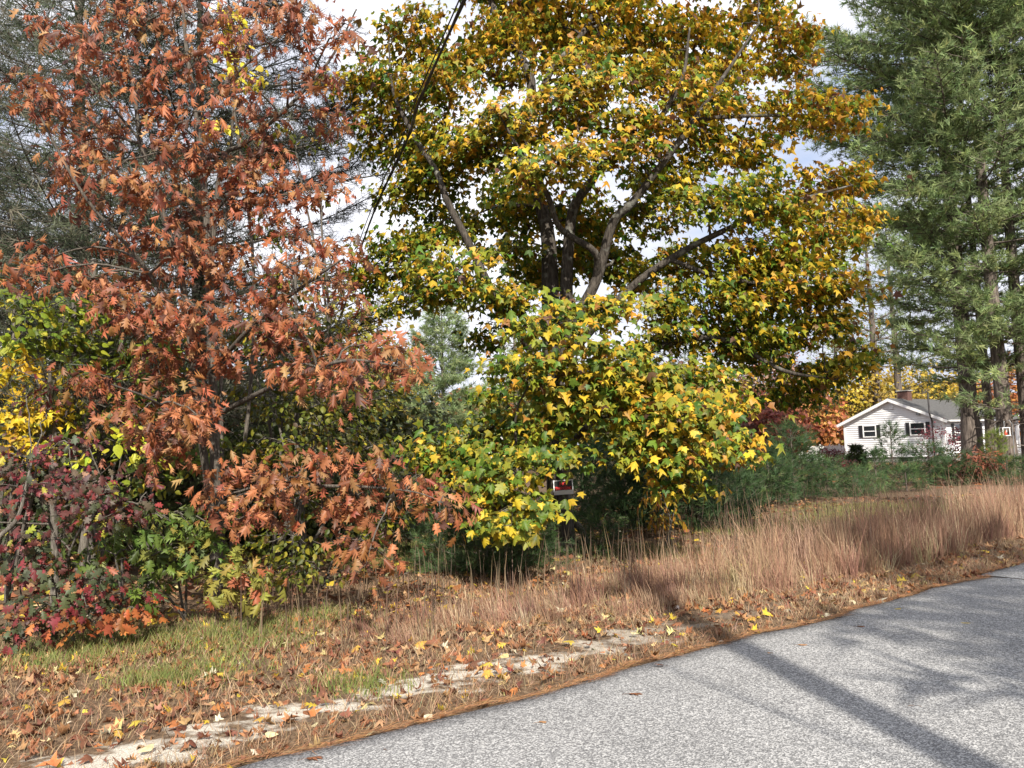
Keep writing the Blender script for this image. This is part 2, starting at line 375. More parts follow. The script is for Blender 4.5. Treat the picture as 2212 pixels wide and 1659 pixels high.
def blob_tree(name, label, cat, base, limbs, blobs, tpls, size, colours, seed, bark, dens=1.0, hero=None, n_hero=0, sub_r=0.30,
              flat=0.55, nrm=(0.75, 0.5, 0.55), tipd=(0.7, 0.5), group=None, per_sub=18, twig_col=None, axis=None, leaf_mat=None, drop=0.0, clear=()):
    g = np.random.default_rng(seed)
    leaf_mat = leaf_mat or LEAF
    root = thing(name, label, cat, base, group)
    wood = Acc(); skel = []
    for k, lb in enumerate(limbs):
        ln = limb_line(lb)
        if k == 0: ln[0, :3] = base - np.array([0, 0, 0.05])
        a_ = Acc(); a_.tube(ln[:, :3], ln[:, 3], 10 if ln[0, 3] > 0.05 else 6)
        build('trunk' if k == 0 else 'limb', a_, bark, root, True)
        skel.append(ln)
    sk = np.concatenate(skel) if skel else np.append(base, 0.02)[None]
    ax = np.array(axis if axis is not None else (base[0], base[1]))
    LP, LN, LT, LS, LC, LC1 = [], [], [], [], [], []
    for (u, v, ru, rvv, Y, tcol) in blobs:
        c = at(u, v, Y); rx, rz = ru * Y / F_PX, rvv * Y / F_PX; ry = min(max(rx, rz), 1.3) * 0.9
        m_ = max(2, int(round(dens * ru * rvv * PI / (PI * (sub_r * F_PX / Y) ** 2 * 0.42))))
        d = np.linalg.norm((sk[:, :3] - c) * np.array([1, 1, 1.0]), axis=1) + np.maximum(0, sk[:, 2] - c[2]) * 0.8
        n0 = sk[np.argmin(d)]
        dl = np.linalg.norm(n0[:3] - c); br = curve(n0[:3], c, 7, 0.12 * dl, g, min(0.03, 0.02 * dl))
        r0 = min(n0[3] * 0.7, 0.012 + 0.008 * np.linalg.norm(n0[:3] - c) + 0.004)
        wood.tube(br, np.linspace(r0, 0.007, 7), 5)
        sc = unit(rv(g, m_)) * (g.uniform(0.15, 1, (m_, 1)) ** 0.45) * np.array([rx, ry, rz]) + c
        for s_ in sc:
            k = np.argmin(np.linalg.norm(br - s_, axis=1) + np.arange(7)[::-1] * 0.02)
            tw = curve(br[k], s_, 4, 0.04, g, 0.012); wood.tube(tw, np.linspace(0.007, 0.003, 4), 3)
            for _ in range(1):
                e = s_ + rv(g, 1)[0] * sub_r * np.array([0.7, 0.7, flat * 0.7]); wood.tube(curve(s_, e, 3, 0.0, g, 0.015), np.linspace(0.004, 0.002, 3), 3)
        k = m_ * per_sub
        cen = np.repeat(sc, per_sub, 0)
        P = cen + rv(g, k) * sub_r * np.array([0.62, 0.62, 0.62 * flat])
        outw = unit(np.column_stack([P[:, :2] - ax, np.zeros(k)]))
        LP.append(P); LN.append(np.array([0, 0, nrm[0]]) + outw * nrm[1] + rv(g, k) * nrm[2])
        LT.append(unit(P - cen) * 0.5 + outw * tipd[0] + np.array([0, 0, -tipd[1]]) + rv(g, k) * 0.35)
        LS.append(size * np.clip(g.normal(1, 0.26, k), 0.4, 1.6))
        c0, c1 = colours(g, k, tcol, P); LC.append(c0); LC1.append(c1)
    P, Nn, Tt, Ss, C0, C1 = (np.concatenate(a_) for a_ in (LP, LN, LT, LS, LC, LC1))
    P = P - np.array([0, 0, drop]); keep = P[:, 2] > gz(P[:, 0], P[:, 1]) + 0.04
    P, Nn, Tt, Ss, C0, C1 = P[keep], Nn[keep], Tt[keep], Ss[keep], C0[keep], C1[keep]
    for u0, v0, u1, v1, ym in clear:      # light gaps in the foliage
        d_ = P - np.array([0, 0, EYE]); f_ = d_ @ _fw; pu, pv = 1106 + F_PX * (d_ @ _R) / f_, 829.5 - F_PX * (d_ @ _U) / f_
        k_ = ~((pu > u0) & (pu < u1) & (pv > v0) & (pv < v1) & (P[:, 1] < ym)); P, Nn, Tt, Ss, C0, C1 = P[k_], Nn[k_], Tt[k_], Ss[k_], C0[k_], C1[k_]
    M = frames(Nn, Tt, Ss)
    build('twigs', wood, bark, root, True, kind='stuff')
    hero_i = np.zeros(0, int)
    if hero:
        dep = P[:, 1] + g.uniform(0, 0.5, len(P)); uu = (P[:, 0] / P[:, 1]); vis = (np.abs(uu) < 0.66) & (P[:, 2] - EYE < 0.58 * P[:, 1])
        dep = np.where(vis, dep - Ss * 3, 99); hero_i = np.argsort(dep)[:n_hero]
        # a few shared leaf meshes: shape x colour
        cols = [np.argsort(C0[hero_i][:, 0])[int(f_ * (len(hero_i) - 1))] for f_ in (0.05, 0.25, 0.45, 0.65, 0.85, 0.97)]
        lib = []
        for ci in cols:
            for tp in hero:
                a_ = Acc(); a_.inst(tp, np.eye(3)[None], np.zeros((1, 3)), C0[hero_i[ci]][None], C1[hero_i[ci]][None])
                st_ = np.array([[0, 0.02, 0], [0.01, -0.2, 0.03], [0, -0.42, 0.02]]); a_.tube(st_, [0.012, 0.01, 0.01], 3, C0[hero_i[ci]] * 0.7)
                lib.append(mesh_of('leaf', a_, leaf_mat, (0, 0, 0), False))
        lc = np.array([C0[hero_i[ci]] for ci in cols])
        for h in hero_i:
            ci = int(np.argmin(((lc - C0[h]) ** 2).sum(1))); ob = bpy.data.objects.new('leaf', lib[ci * len(hero) + int(g.integers(len(hero)))])
            mt = Matrix([list(M[h][r_]) + [P[h][r_] - base[r_]] for r_ in range(3)] + [[0, 0, 0, 1]])
            ob.matrix_local = mt; C.objects.link(ob); ob.parent = root
    rest = np.setdiff1d(np.arange(len(P)), hero_i); va = g.integers(len(tpls), size=len(P)); fo = Acc()
    for k_ in range(len(tpls)):
        ii = rest[va[rest] == k_]; fo.inst(tpls[k_], M[ii], P[ii], C0[ii], C1[ii])
    build('foliage', fo, leaf_mat, root, False, kind='stuff')
    return root

def conifer(name, label, base, H, cb, rmax, seed, tpl, step=0.55, per=5, sub_gap=0.28, tuft_gap=0.13, e0=0.25, curl=0.25, cols=None, bark=None,
            r0=0.2, profile=None, cat='pine tree', group=None, lean=(0, 0), tuft_from=0.35, az=None, dead=0.0, wood_sides=6, up_t=0.35, tsize=1.0, stub=0):
    g = np.random.default_rng(seed); base = np.asarray(base, float)
    root = thing(name, label, cat, base, group)
    bark = bark or BARK_PINE
    tk = Acc(); n = 12; tt = np.linspace(0, 1, n)
    tl = base + np.column_stack([lean[0] * tt + 0.02 * H * 0.1 * np.sin(tt * 7 + seed), lean[1] * tt, H * tt - 0.1])
    rr = r0 * (1 - tt) ** 0.8 + 0.008; rr[0] *= 1.35
    tk.tube(tl, rr, 10 if r0 > 0.05 else 5); build('trunk', tk, bark, root, True)
    trunk_at = lambda f: np.array([np.interp(f, tt, tl[:, k]) for k in range(3)])
    wood, TP, TD = Acc(), [], []
    prof = profile or (lambda f: (1 - f) ** 0.75)
    z = cb
    while z < H - 0.15 * step:
        f = z / H; fr = (z - cb) / (H - cb); Lm = rmax * prof(fr)
        a0 = g.uniform(0, 2 * PI)
        for b in range(per):
            a = a0 + b * 2 * PI / per + g.normal() * 0.25
            if az is not None and not (az[0] <= (a % (2 * PI)) <= az[1]): continue
            Lb = Lm * g.uniform(0.65, 1.12) + 0.05; e = e0 + g.normal() * 0.12 + 0.35 * fr
            st = trunk_at(f) + np.array([0, 0, g.normal() * 0.12 * step])
            nn = 7; q_ = np.linspace(0, 1, nn); hd = np.array([math.cos(a), math.sin(a), 0]); bend = g.normal() * 0.12
            sd = np.array([-math.sin(a), math.cos(a), 0])
            pts = st + hd * (q_ * Lb * math.cos(e))[:, None] + sd * (bend * Lb * q_ ** 2)[:, None] + np.array([0, 0, 1.0]) * (q_ * Lb * math.sin(e) + curl * Lb * (q_ ** 2 - q_))[:, None]
            rb = max(0.004, r0 * 0.17 * (Lb / rmax) + 0.002)
            wood.tube(pts, np.linspace(rb, 0.003 + rb * 0.12, nn), 4)
            if g.random() < dead:
                continue
            ns = max(2, int(Lb * (1 - tuft_from) / sub_gap) * 2)
            for s_ in range(ns):
                fs = tuft_from + (1 - tuft_from) * (s_ + 0.5) / ns; p0 = np.array([np.interp(fs, q_, pts[:, k]) for k in range(3)])
                sgn = 1 if s_ % 2 else -1; an = a + bend * fs + sgn * g.uniform(0.5, 1.05)
                ls = (0.46 * Lb * (1 - fs) ** 0.8 + 0.25 * min(1, rmax)) * g.uniform(0.6, 1.15)
                dr = np.array([math.cos(an), math.sin(an), g.normal() * 0.15 + 0.12]); p1 = p0 + dr * ls + np.array([0, 0, 0.08 * ls])
                wood.tube(np.array([p0, (p0 + p1) / 2 - np.array([0, 0, 0.03 * ls]), p1]), [rb * 0.35 + 0.002, rb * 0.25 + 0.002, 0.002], 3)
                kt = max(1, int(ls / tuft_gap)); q2 = (np.arange(kt) + 1.0) / kt
                pp_ = p0 + (p1 - p0) * q2[:, None] + rv(g, kt) * tuft_gap * 0.45
                TP.append(pp_); TD.append(np.repeat(unit(dr)[None], kt, 0) + rv(g, kt) * 0.45 + np.array([0, 0, up_t]))
            TP.append(pts[-2:]); TD.append(np.repeat((pts[-1] - pts[-2])[None] / (Lb * 0.2), 2, 0))
        z += step * g.uniform(0.75, 1.25) * (1 - 0.35 * fr)
    TP.append(tl[-1:] + [0, 0, 0.0]); TD.append(np.array([[0, 0, 1.0]]))
    for s_ in range(stub):
        zf = g.uniform(0.03, max(0.05, cb / H)); a = g.uniform(0, 2 * PI); ls = g.uniform(0.4, 1.6); p0 = trunk_at(zf)
        hd = np.array([math.cos(a), math.sin(a), 0.25 * g.normal()])
        wood.tube(np.array([p0, p0 + hd * ls * 0.5 + [0, 0, 0.05], p0 + hd * ls + rv(g, 1)[0] * 0.1]), [0.03, 0.02, 0.006], 4)
    build('branches', wood, bark, root, True, kind='stuff')
    TP, TD = np.concatenate(TP), np.concatenate(TD); k = len(TP)
    M = frames(rv(g, k), TD, tsize * np.clip(g.normal(1, 0.18, k), 0.5, 1.5))
    if cols is None: cols = PINE_COLS
    c0 = pick(g, cols[0], cols[1], k, 0.14)
    fo = Acc(); va = g.integers(len(tpl), size=k)
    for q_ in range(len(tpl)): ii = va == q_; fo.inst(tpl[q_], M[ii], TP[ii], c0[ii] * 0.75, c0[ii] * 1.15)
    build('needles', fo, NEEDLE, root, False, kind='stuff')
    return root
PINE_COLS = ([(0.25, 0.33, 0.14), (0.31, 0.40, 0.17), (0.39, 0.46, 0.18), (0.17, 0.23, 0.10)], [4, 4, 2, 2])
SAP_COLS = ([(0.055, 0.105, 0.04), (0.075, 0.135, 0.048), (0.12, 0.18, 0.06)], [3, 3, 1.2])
TUFT_FAR = [tuft(9, 0.17, 0.020, 1.0, 1), tuft(9, 0.17, 0.020, 0.9, 2), tuft(9, 0.15, 0.022, 1.2, 3)]
TUFT_VFAR = [tuft(7, 0.32, 0.05, 1.0, 4), tuft(7, 0.30, 0.05, 1.2, 5)]
TUFT_NEAR = [tuft(14, 0.10, 0.0045, 0.95, 6), tuft(14, 0.10, 0.0045, 0.8, 7)]
TUFT_SAP = [tuft(11, 0.12, 0.008, 0.95, 8), tuft(11, 0.12, 0.008, 0.8, 9)]
TUFT_SPR = [tuft(9, 0.11, 0.007, 1.25, 10), tuft(9, 0.13, 0.006, 1.35, 11)]

def crown_tree(name, label, base, H, rad, seed, cols, n, size, cat='tree', cz=0.6, rz=0.42, bare=0.0, bark=None, group=None, tpl=None, r0=None, stems=1, leaf_mat=None):
    g = np.random.default_rng(seed); base = np.asarray(base, float); bark = bark or BARK_GREY
    root = thing(name, label, cat, base, group); r0 = r0 or 0.012 * H + 0.01
    tops = []
    for s_ in range(stems):
        tk = Acc(); off = rv(g, 1)[0] * np.array([1, 1, 0]) * (rad * 0.35 if stems > 1 else 0.05)
        tp = base + off + np.array([0, 0, H * g.uniform(0.85, 0.98)])
        ln = curve(base + off * 0.15 - np.array([0, 0, 0.1]), tp, 8, 0, g, 0.012 * H); tk.tube(ln, np.linspace(r0, r0 * 0.12, 8), 7)
        build('trunk' if s_ == 0 else 'stem', tk, bark, root, True); tops.append(ln)
    ln = np.concatenate(tops)
    nc = max(8, int(n / 45)); wood = Acc()
    cen = unit(rv(g, nc)) * (g.uniform(0.05, 1, (nc, 1)) ** 0.4) * np.array([rad, rad, H * rz]) * g.uniform(0.75, 1.12, (nc, 1)) + base + np.array([0, 0, H * cz])
    cen[:, 2] = np.maximum(cen[:, 2], base[2] + 0.1 * H)
    for c in cen:
        d = np.linalg.norm(ln - c, axis=1) + np.maximum(0, ln[:, 2] - c[2] + 0.15 * H) * 1.5; k = np.argmin(d)
        wood.tube(curve(ln[k], c, 5, 0.05 * H * 0.3, g, 0.02 * rad), np.linspace(r0 * 0.3, r0 * 0.06 + 0.002, 5), 4)
        for _ in range(int(2 + bare * 10)):
            e = c + rv(g, 1)[0] * rad * 0.22 + np.array([0, 0, 0.08 * rad]); wood.tube(np.array([c, (c + e) / 2 + rv(g, 1)[0] * 0.02 * rad, e]), [r0 * 0.08 + 0.002, r0 * 0.06 + 0.002, 0.002], 3)
    build('branches', wood, bark, root, True, kind='stuff')
    k = int(n); ci = g.integers(nc, size=k); P = cen[ci] + rv(g, k) * rad * 0.17 * np.array([1, 1, 0.75])
    P[:, 2] = np.maximum(P[:, 2], base[2] + 0.05)
    outw = unit(P - (base + np.array([0, 0, H * cz * 0.8])))
    M = frames(outw * 0.6 + np.array([0, 0, 0.5]) + rv(g, k) * 0.6, outw + np.array([0, 0, -0.5]) + rv(g, k) * 0.5, size * np.clip(g.normal(1, 0.25, k), 0.4, 1.6))
    c0 = pick(g, cols[0], cols[1], nc, 0.1)[ci]; c0 = np.clip(c0 * (1 + g.normal(size=(k, 1)) * 0.2), 0.005, 0.8)
    fo = Acc(); tpl = tpl or FAR; va = g.integers(len(tpl), size=k)
    for q_ in range(len(tpl)): ii = va == q_; fo.inst(tpl[q_], M[ii], P[ii], c0[ii] * 0.9, c0[ii] * 1.1)
    build('foliage', fo, leaf_mat or LEAF, root, False, kind='stuff')
    return root
#@@OBJECTS

# ------------------------------------------------------------------ the big maple
def maple_cols(g, k, t_, P):
    K = [(0.055, 0.115, 0.016), (0.11, 0.19, 0.022), (0.27, 0.31, 0.03), (0.60, 0.42, 0.032), (0.58, 0.31, 0.028), (0.38, 0.17, 0.04), (0.12, 0.06, 0.04)]
    lo = np.array([5, 6.5, 3.6, 1.6, 0.2, 0.2, 0.1]); mid = np.array([3.2, 5, 4.2, 3.6, 1.0, 0.5, 0.35]); hi = np.array([0.9, 2.0, 2.6, 4.0, 4.0, 1.9, 1.3])
    wts = lo + (mid - lo) * min(1, t_ * 2) if t_ < 0.5 else mid + (hi - mid) * (t_ - 0.5) * 2
    c0 = pick(g, K, wts, k); c1 = c0.copy(); e = g.random(k) < 0.45
    c1[e] = c0[e] * 0.45 + np.array([0.55, 0.38, 0.03]) * 0.55 * g.uniform(0.6, 1.1, (e.sum(), 1))
    return c0, c1
MB = gp(1215, 1190); MB[2] = gz(MB[0], MB[1])
maple_limbs = [
    [(1215, 1190, 12.2, .30), (1211, 1150, 12.2, .225), (1206, 1050, 12.2, .185), (1199, 930, 12.2, .17), (1194, 800, 12.2, .165), (1190, 690, 12.2, .15), (1188, 600, 12.2, .135), (1182, 500, 12.3, .115), (1160, 420, 12.4, .10), (1125, 330, 12.5, .09), (1147, 175, 12.5, .08), (1070, 33, 12.7, .06), (1030, -160, 13, .03)],
    [(1202, 830, 12.1, .12), (1222, 690, 12.05, .115), (1224, 600, 12.0, .10), (1237, 457, 11.9, .08), (1277, 393, 11.7, .07), (1301, 360, 11.6, .06), (1394, 293, 11.3, .05), (1470, 180, 11.1, .03), (1490, 60, 11.1, .015)],
    [(1205, 780, 12.0, .12), (1250, 680, 11.8, .09), (1290, 600, 11.7, .08), (1324, 483, 11.5, .07), (1370, 433, 11.3, .062), (1471, 300, 11.0, .048), (1560, 170, 10.9, .03), (1640, 50, 11, .015)],
    [(1288, 600, 11.7, .06), (1285, 545, 11.4, .055), (1210, 493, 11.1, .045), (1181, 417, 10.9, .04), (1120, 320, 10.7, .025), (1080, 250, 10.6, .012)],
    [(1199, 850, 12.1, .10), (1150, 760, 11.8, .085), (1107, 696, 11.5, .075), (1066, 636, 11.4, .065), (1010, 520, 11.3, .058), (970, 443, 11.3, .052), (941, 367, 11.3, .046), (904, 310, 11.3, .038), (850, 200, 11.4, .025), (840, 90, 11.5, .012)],
    [(1150, 260, 12.5, .07), (1187, 160, 12.6, .055), (1271, 50, 12.8, .045), (1310, -110, 13, .02)],
    [(1206, 790, 12.0, .09), (1351, 633, 11.4, .062), (1447, 560, 11.2, .052), (1560, 500, 11, .042), (1700, 440, 11, .028), (1840, 400, 11.2, .012)],
    [(1204, 880, 12.1, .07), (1380, 770, 11.3, .052), (1480, 735, 11.1, .046), (1571, 736, 11, .04), (1691, 800, 11, .028), (1810, 820, 11.2, .012)],
    [(1206, 990, 12.1, .06), (1300, 900, 11.0, .042), (1440, 900, 10.1, .03), (1580, 960, 9.6, .012)],
    [(1206, 1000, 12.1, .06), (1130, 990, 10.6, .042), (1085, 1060, 9.3, .025), (1130, 1120, 8.8, .01)],
    [(1203, 930, 12.1, .05), (1080, 920, 11.1, .035), (960, 965, 10.3, .014)],
    [(1200, 830, 12.0, .06), (1230, 750, 10.7, .042), (1260, 690, 9.9, .025), (1320, 660, 9.6, .01)],
    [(1040, 580, 11.4, .04), (960, 570, 11.0, .028), (870, 560, 11.3, .012)],
    [(1447, 560, 11.2, .04), (1560, 600, 10.9, .03), (1700, 620, 10.9, .02), (1830, 650, 11, .01)],
    [(1490, 260, 11, .035), (1620, 250, 11.6, .028), (1820, 250, 12.3, .01)],
]
maple_blobs = [
    (890, 75, 68, 70, 12, .8), (800, 190, 90, 62, 12, .7), (925, 200, 100, 70, 11.5, .75), (1075, 110, 80, 80, 12.5, .85), (1180, 60, 95, 80, 13, .85),
    (1330, 65, 100, 80, 13, .85), (1470, 80, 90, 75, 13, .9), (1630, 30, 55, 50, 13, .9), (1690, 105, 75, 60, 13, .95), (1580, 110, 60, 60, 12.5, .9), (1550, 185, 85, 45, 12, .85),
    (1480, 240, 120, 55, 11.5, .85), (1690, 250, 95, 42, 12, .95), (1815, 250, 68, 45, 12.5, 1.0), (1300, 225, 120, 70, 11, .8), (1130, 250, 110, 70, 11, .8),
    (985, 320, 105, 70, 11.5, .6), (850, 290, 75, 70, 12, .6), (1195, 360, 120, 55, 10.5, .7), (1350, 325, 80, 40, 11, .8), (1600, 320, 95, 38, 12, .85),
    (900, 430, 75, 55, 12, .3), (860, 555, 80, 65, 11.5, .3), (985, 590, 110, 52, 10.5, .45), (1090, 530, 60, 40, 12, .35), (995, 480, 60, 35, 13, .3), (890, 640, 90, 32, 11.2, .25),
    (1260, 460, 70, 45, 13, .55), (1400, 470, 75, 45, 12, .5), (1520, 430, 95, 42, 10.5, .38), (1650, 420, 95, 50, 11, .55), (1785, 395, 100, 42, 12.5, 1.0),
    (1620, 520, 100, 42, 11, .6), (1770, 520, 85, 52, 11.5, .8), (1480, 560, 80, 42, 12, .6), (1700, 615, 115, 50, 11, .7), (1820, 640, 65, 52, 11, .8), (1560, 650, 100, 48, 11, .5),
    (1290, 660, 105, 36, 9.6, .6), (1190, 705, 100, 40, 9.6, .6), (1150, 790, 90, 42, 9.6, .45), (1300, 785, 100, 52, 9.6, .5), (1440, 720, 85, 48, 11, .4),
    (1660, 760, 100, 42, 11.5, .25), (1800, 800, 95, 36, 11.5, .6), (1720, 850, 75, 36, 12, .25), (1330, 875, 100, 52, 9.7, .6), (1480, 895, 95, 48, 9.6, .6),
    (1590, 970, 78, 45, 9.5, .65), (1430, 990, 110, 48, 9.6, .45), (1085, 930, 95, 50, 10.8, .1), (960, 970, 85, 45, 10.2, .1), (1130, 1010, 95, 40, 9.1, .15), (1040, 720, 45, 30, 11.8, .3), (1050, 650, 60, 34, 11.4, .35), (1110, 640, 60, 36, 11.2, .4), (1330, 570, 70, 40, 12.6, .45), (1230, 560, 50, 40, 13.2, .4), (1120, 470, 60, 40, 12.8, .4),
    (1055, 1050, 62, 36, 9.1, .3), (1110, 1105, 88, 42, 8.8, .4), (1180, 1115, 40, 40, 8.8, .5), (1500, 1040, 60, 22, 9.7, .5), (1080, 860, 50, 30, 11.5, .1),
    (1120, -70, 150, 70, 12.6, .9), (1340, -90, 150, 80, 13, .9), (1540, -70, 110, 60, 13, .95), (1240, -210, 170, 80, 13, .95),
    (1000, 130, 70, 60, 12.3, .8), (1420, 160, 80, 55, 12, .85), (1250, 150, 80, 55, 12, .85), (1400, 285, 75, 40, 11.2, .8), (1060, 330, 75, 45, 11.3, .65), (1520, 325, 75, 38, 11.6, .8), (1450, 375, 65, 34, 11.5, .6),
    (1720, 465, 80, 36, 11.4, .75), (1850, 465, 46, 42, 12, .95), (1690, 565, 90, 36, 11.2, .7), (1600, 590, 85, 40, 11.3, .6), (1450, 640, 65, 36, 11, .5), (1640, 700, 105, 40, 11.2, .45), (1770, 720, 85, 40, 11.3, .6), (1845, 760, 45, 34, 11.4, .8),
    (1560, 740, 75, 40, 11.3, .35), (1500, 815, 80, 42, 10.5, .45), (1400, 830, 75, 46, 9.8, .5), (1200, 900, 66, 44, 9.9, .35), (1190, 960, 55, 40, 9.8, .3), (1240, 830, 60, 45, 9.7, .5), (1550, 880, 60, 40, 10, .55), (1380, 930, 80, 40, 9.7, .5), (1000, 1010, 80, 36, 9.8, .15), (930, 380, 70, 50, 11.8, .4), (780, 600, 50, 40, 11.8, .3), (940, 500, 60, 40, 11.9, .3), (1640, 640, 70, 36, 11, .6),
    (1290, 520, 60, 40, 13.6, .4), (1100, 420, 60, 40, 13.5, .4), (1380, 600, 60, 34, 13.2, .4), (1240, 880, 60, 60, 13.4, .1), (1380, 840, 90, 60, 13.6, .15), (1150, 600, 60, 40, 13.5, .3), (1420, 390, 70, 34, 13.2, .5),
]
maple = blob_tree('maple_tree', 'large spreading maple with yellow, gold and green leaves in the middle', 'tree', MB, maple_limbs, maple_blobs, MAPLE, 0.10, maple_cols, 11,
                  BARK_MAPLE, dens=2.95, hero=MAPLE_HERO, n_hero=300, sub_r=0.28, flat=0.38, nrm=(0.85, 0.55, 0.45), tipd=(0.7, 0.55), per_sub=30, clear=((1188, 1026, 1252, 1078, 12.0), (1170, 1120, 1270, 1200, 12.0)))
mt_c = at(1215, 1050, 12.2)

# ------------------------------------------------------------------ the rust-red oak
def oak_cols(g, k, t_, P):
    K = [(0.34, 0.118, 0.05), (0.39, 0.16, 0.065), (0.24, 0.075, 0.038), (0.43, 0.23, 0.095), (0.36, 0.11, 0.058), (0.12, 0.048, 0.03)]
    c0 = pick(g, K, [4, 3.4, 3.2, 1.2, 1.8, 2.2], k, 0.2); return c0, c0 * g.uniform(0.85, 1.25, (k, 1))
OB = gp(463, 1299); OB[2] = gz(OB[0], OB[1])
oak_limbs = [
    [(463, 1299, 9.0, .075), (468, 1150, 8.9, .062), (462, 900, 8.8, .055), (455, 700, 8.7, .05), (447, 480, 8.6, .042), (425, 250, 8.6, .032), (400, 80, 8.6, .02), (392, -120, 8.6, .01)],
    [(466, 1180, 8.9, .045), (430, 900, 8.5, .042), (410, 720, 8.3, .04), (390, 590, 8.2, .036), (355, 470, 8.1, .03), (305, 310, 8.0, .024), (290, 200, 8.0, .018), (262, 60, 8.0, .01)],
    [(452, 640, 8.7, .032), (477, 360, 8.6, .026), (530, 310, 8.4, .024), (620, 233, 8.2, .02), (710, 133, 8.1, .014), (770, 20, 8.1, .008)],
    [(410, 720, 8.3, .026), (300, 560, 7.6, .02), (180, 420, 7.2, .015), (60, 200, 7.1, .008)],
    [(458, 800, 8.7, .032), (560, 690, 7.9, .024), (680, 600, 7.4, .016), (740, 560, 7.2, .008)],
    [(460, 900, 8.7, .032), (600, 830, 7.8, .024), (740, 780, 7.2, .016), (860, 790, 7.0, .008)],
    [(450, 960, 8.6, .032), (380, 900, 7.4, .022), (320, 860, 6.8, .012), (240, 830, 6.5, .006)],
    [(462, 1100, 8.8, .032), (560, 1060, 7.5, .024), (720, 1050, 6.9, .016), (880, 1060, 6.8, .008), (960, 1085, 6.8, .004)],
    [(425, 250, 8.6, .02), (520, 150, 8.3, .014), (640, 50, 8.2, .007)],
    [(300, 300, 8.0, .014), (200, 180, 7.7, .01), (90, 50, 7.5, .005)],
]
_ob = [(105, 45), (290, 150), (60, 190), (130, 235), (225, 265), (330, 235), (420, 130), (560, 20), (640, 50), (745, 50), (520, 185), (650, 170), (460, 245), (580, 290), (700, 265), (370, 330),
       (250, 345), (150, 325), (450, 370), (560, 385), (330, 425), (180, 400), (280, 500), (400, 470), (525, 440), (640, 490), (700, 400), (100, 560), (55, 605), (195, 600), (480, 560), (600, 565), (700, 545),
       (735, 620), (560, 650), (420, 660), (330, 705), (640, 700), (480, 765), (330, 780), (245, 820), (700, 770), (800, 745), (850, 790), (745, 830), (400, 870), (300, 900), (345, 960), (440, 905),
       (520, 1020), (480, 1080), (620, 1040), (560, 1120), (700, 1020), (700, 1100), (820, 1020), (760, 1070), (880, 1060), (950, 1085), (800, 1185), (270, 30), (180, 110), (370, 30), (480, 60), (320, 610), (250, 660), (540, 720), (640, 790), (400, 560)]
_og = np.random.default_rng(5)
oak_blobs = [(u, v, 56 + 10 * _og.normal(), 42 + 7 * _og.normal(), (6.5 + 0.9 * _og.random()) if v > 850 else 7.0 + 1.2 * _og.random(), 0) for u, v in _ob]
blob_tree('oak_tree', 'young oak with rust-orange pointed leaves at the left of the verge', 'tree', OB, oak_limbs, oak_blobs, OAK, 0.108, oak_cols, 21,
          BARK_OAK, dens=1.6, hero=OAK_HERO, n_hero=300, sub_r=0.17, flat=0.75, nrm=(0.45, 0.6, 0.45), tipd=(0.5, 0.75), per_sub=13, axis=(OB[0] + 0.2, OB[1] + 1.0))

# ------------------------------------------------------------------ understory on the left
def pal(K, wts, jit=0.18, rim=None):
    def f(g, k, t_, P):
        c0 = pick(g, K, wts, k, jit); return c0, (c0 * g.uniform(0.85, 1.2, (k, 1)) if rim is None else c0 * 0.6 + np.array(rim) * 0.4)
    return f
YELLOW = pal([(0.58, 0.46, 0.04), (0.62, 0.42, 0.03), (0.36, 0.36, 0.04), (0.16, 0.22, 0.03)], [4, 3, 2.5, 1.5])
YGREEN = pal([(0.30, 0.34, 0.03), (0.18, 0.24, 0.025), (0.10, 0.15, 0.02), (0.46, 0.42, 0.04)], [3, 3, 2.5, 2])
DKYG = pal([(0.11, 0.13, 0.015), (0.20, 0.19, 0.02), (0.065, 0.085, 0.012), (0.36, 0.30, 0.03), (0.15, 0.09, 0.02)], [4, 3, 3, 1.3, 1])
MAROON = pal([(0.16, 0.03, 0.035), (0.25, 0.05, 0.05), (0.09, 0.035, 0.035), (0.06, 0.075, 0.03), (0.30, 0.12, 0.06), (0.11, 0.09, 0.06), (0.36, 0.32, 0.04)], [2.6, 1.5, 3, 4, 0.8, 2, 0.9])
REDGREEN = pal([(0.23, 0.04, 0.04), (0.07, 0.095, 0.04), (0.10, 0.125, 0.06), (0.31, 0.10, 0.05), (0.12, 0.045, 0.04), (0.36, 0.17, 0.07), (0.05, 0.06, 0.025)], [2, 3, 1.3, 1.3, 2.2, 0.7, 2.5])
OAKGREEN = pal([(0.12, 0.18, 0.03), (0.17, 0.22, 0.04), (0.08, 0.12, 0.025), (0.28, 0.24, 0.05), (0.34, 0.13, 0.05)], [4, 3, 2, 1.2, 0.6])
OAKYEL = pal([(0.33, 0.31, 0.06), (0.42, 0.30, 0.07), (0.24, 0.24, 0.05), (0.40, 0.14, 0.06)], [3, 2, 2, 0.8])
ORANGE = pal([(0.45, 0.16, 0.045), (0.40, 0.12, 0.04), (0.30, 0.08, 0.04), (0.22, 0.15, 0.06)], [3, 3, 1, 1])
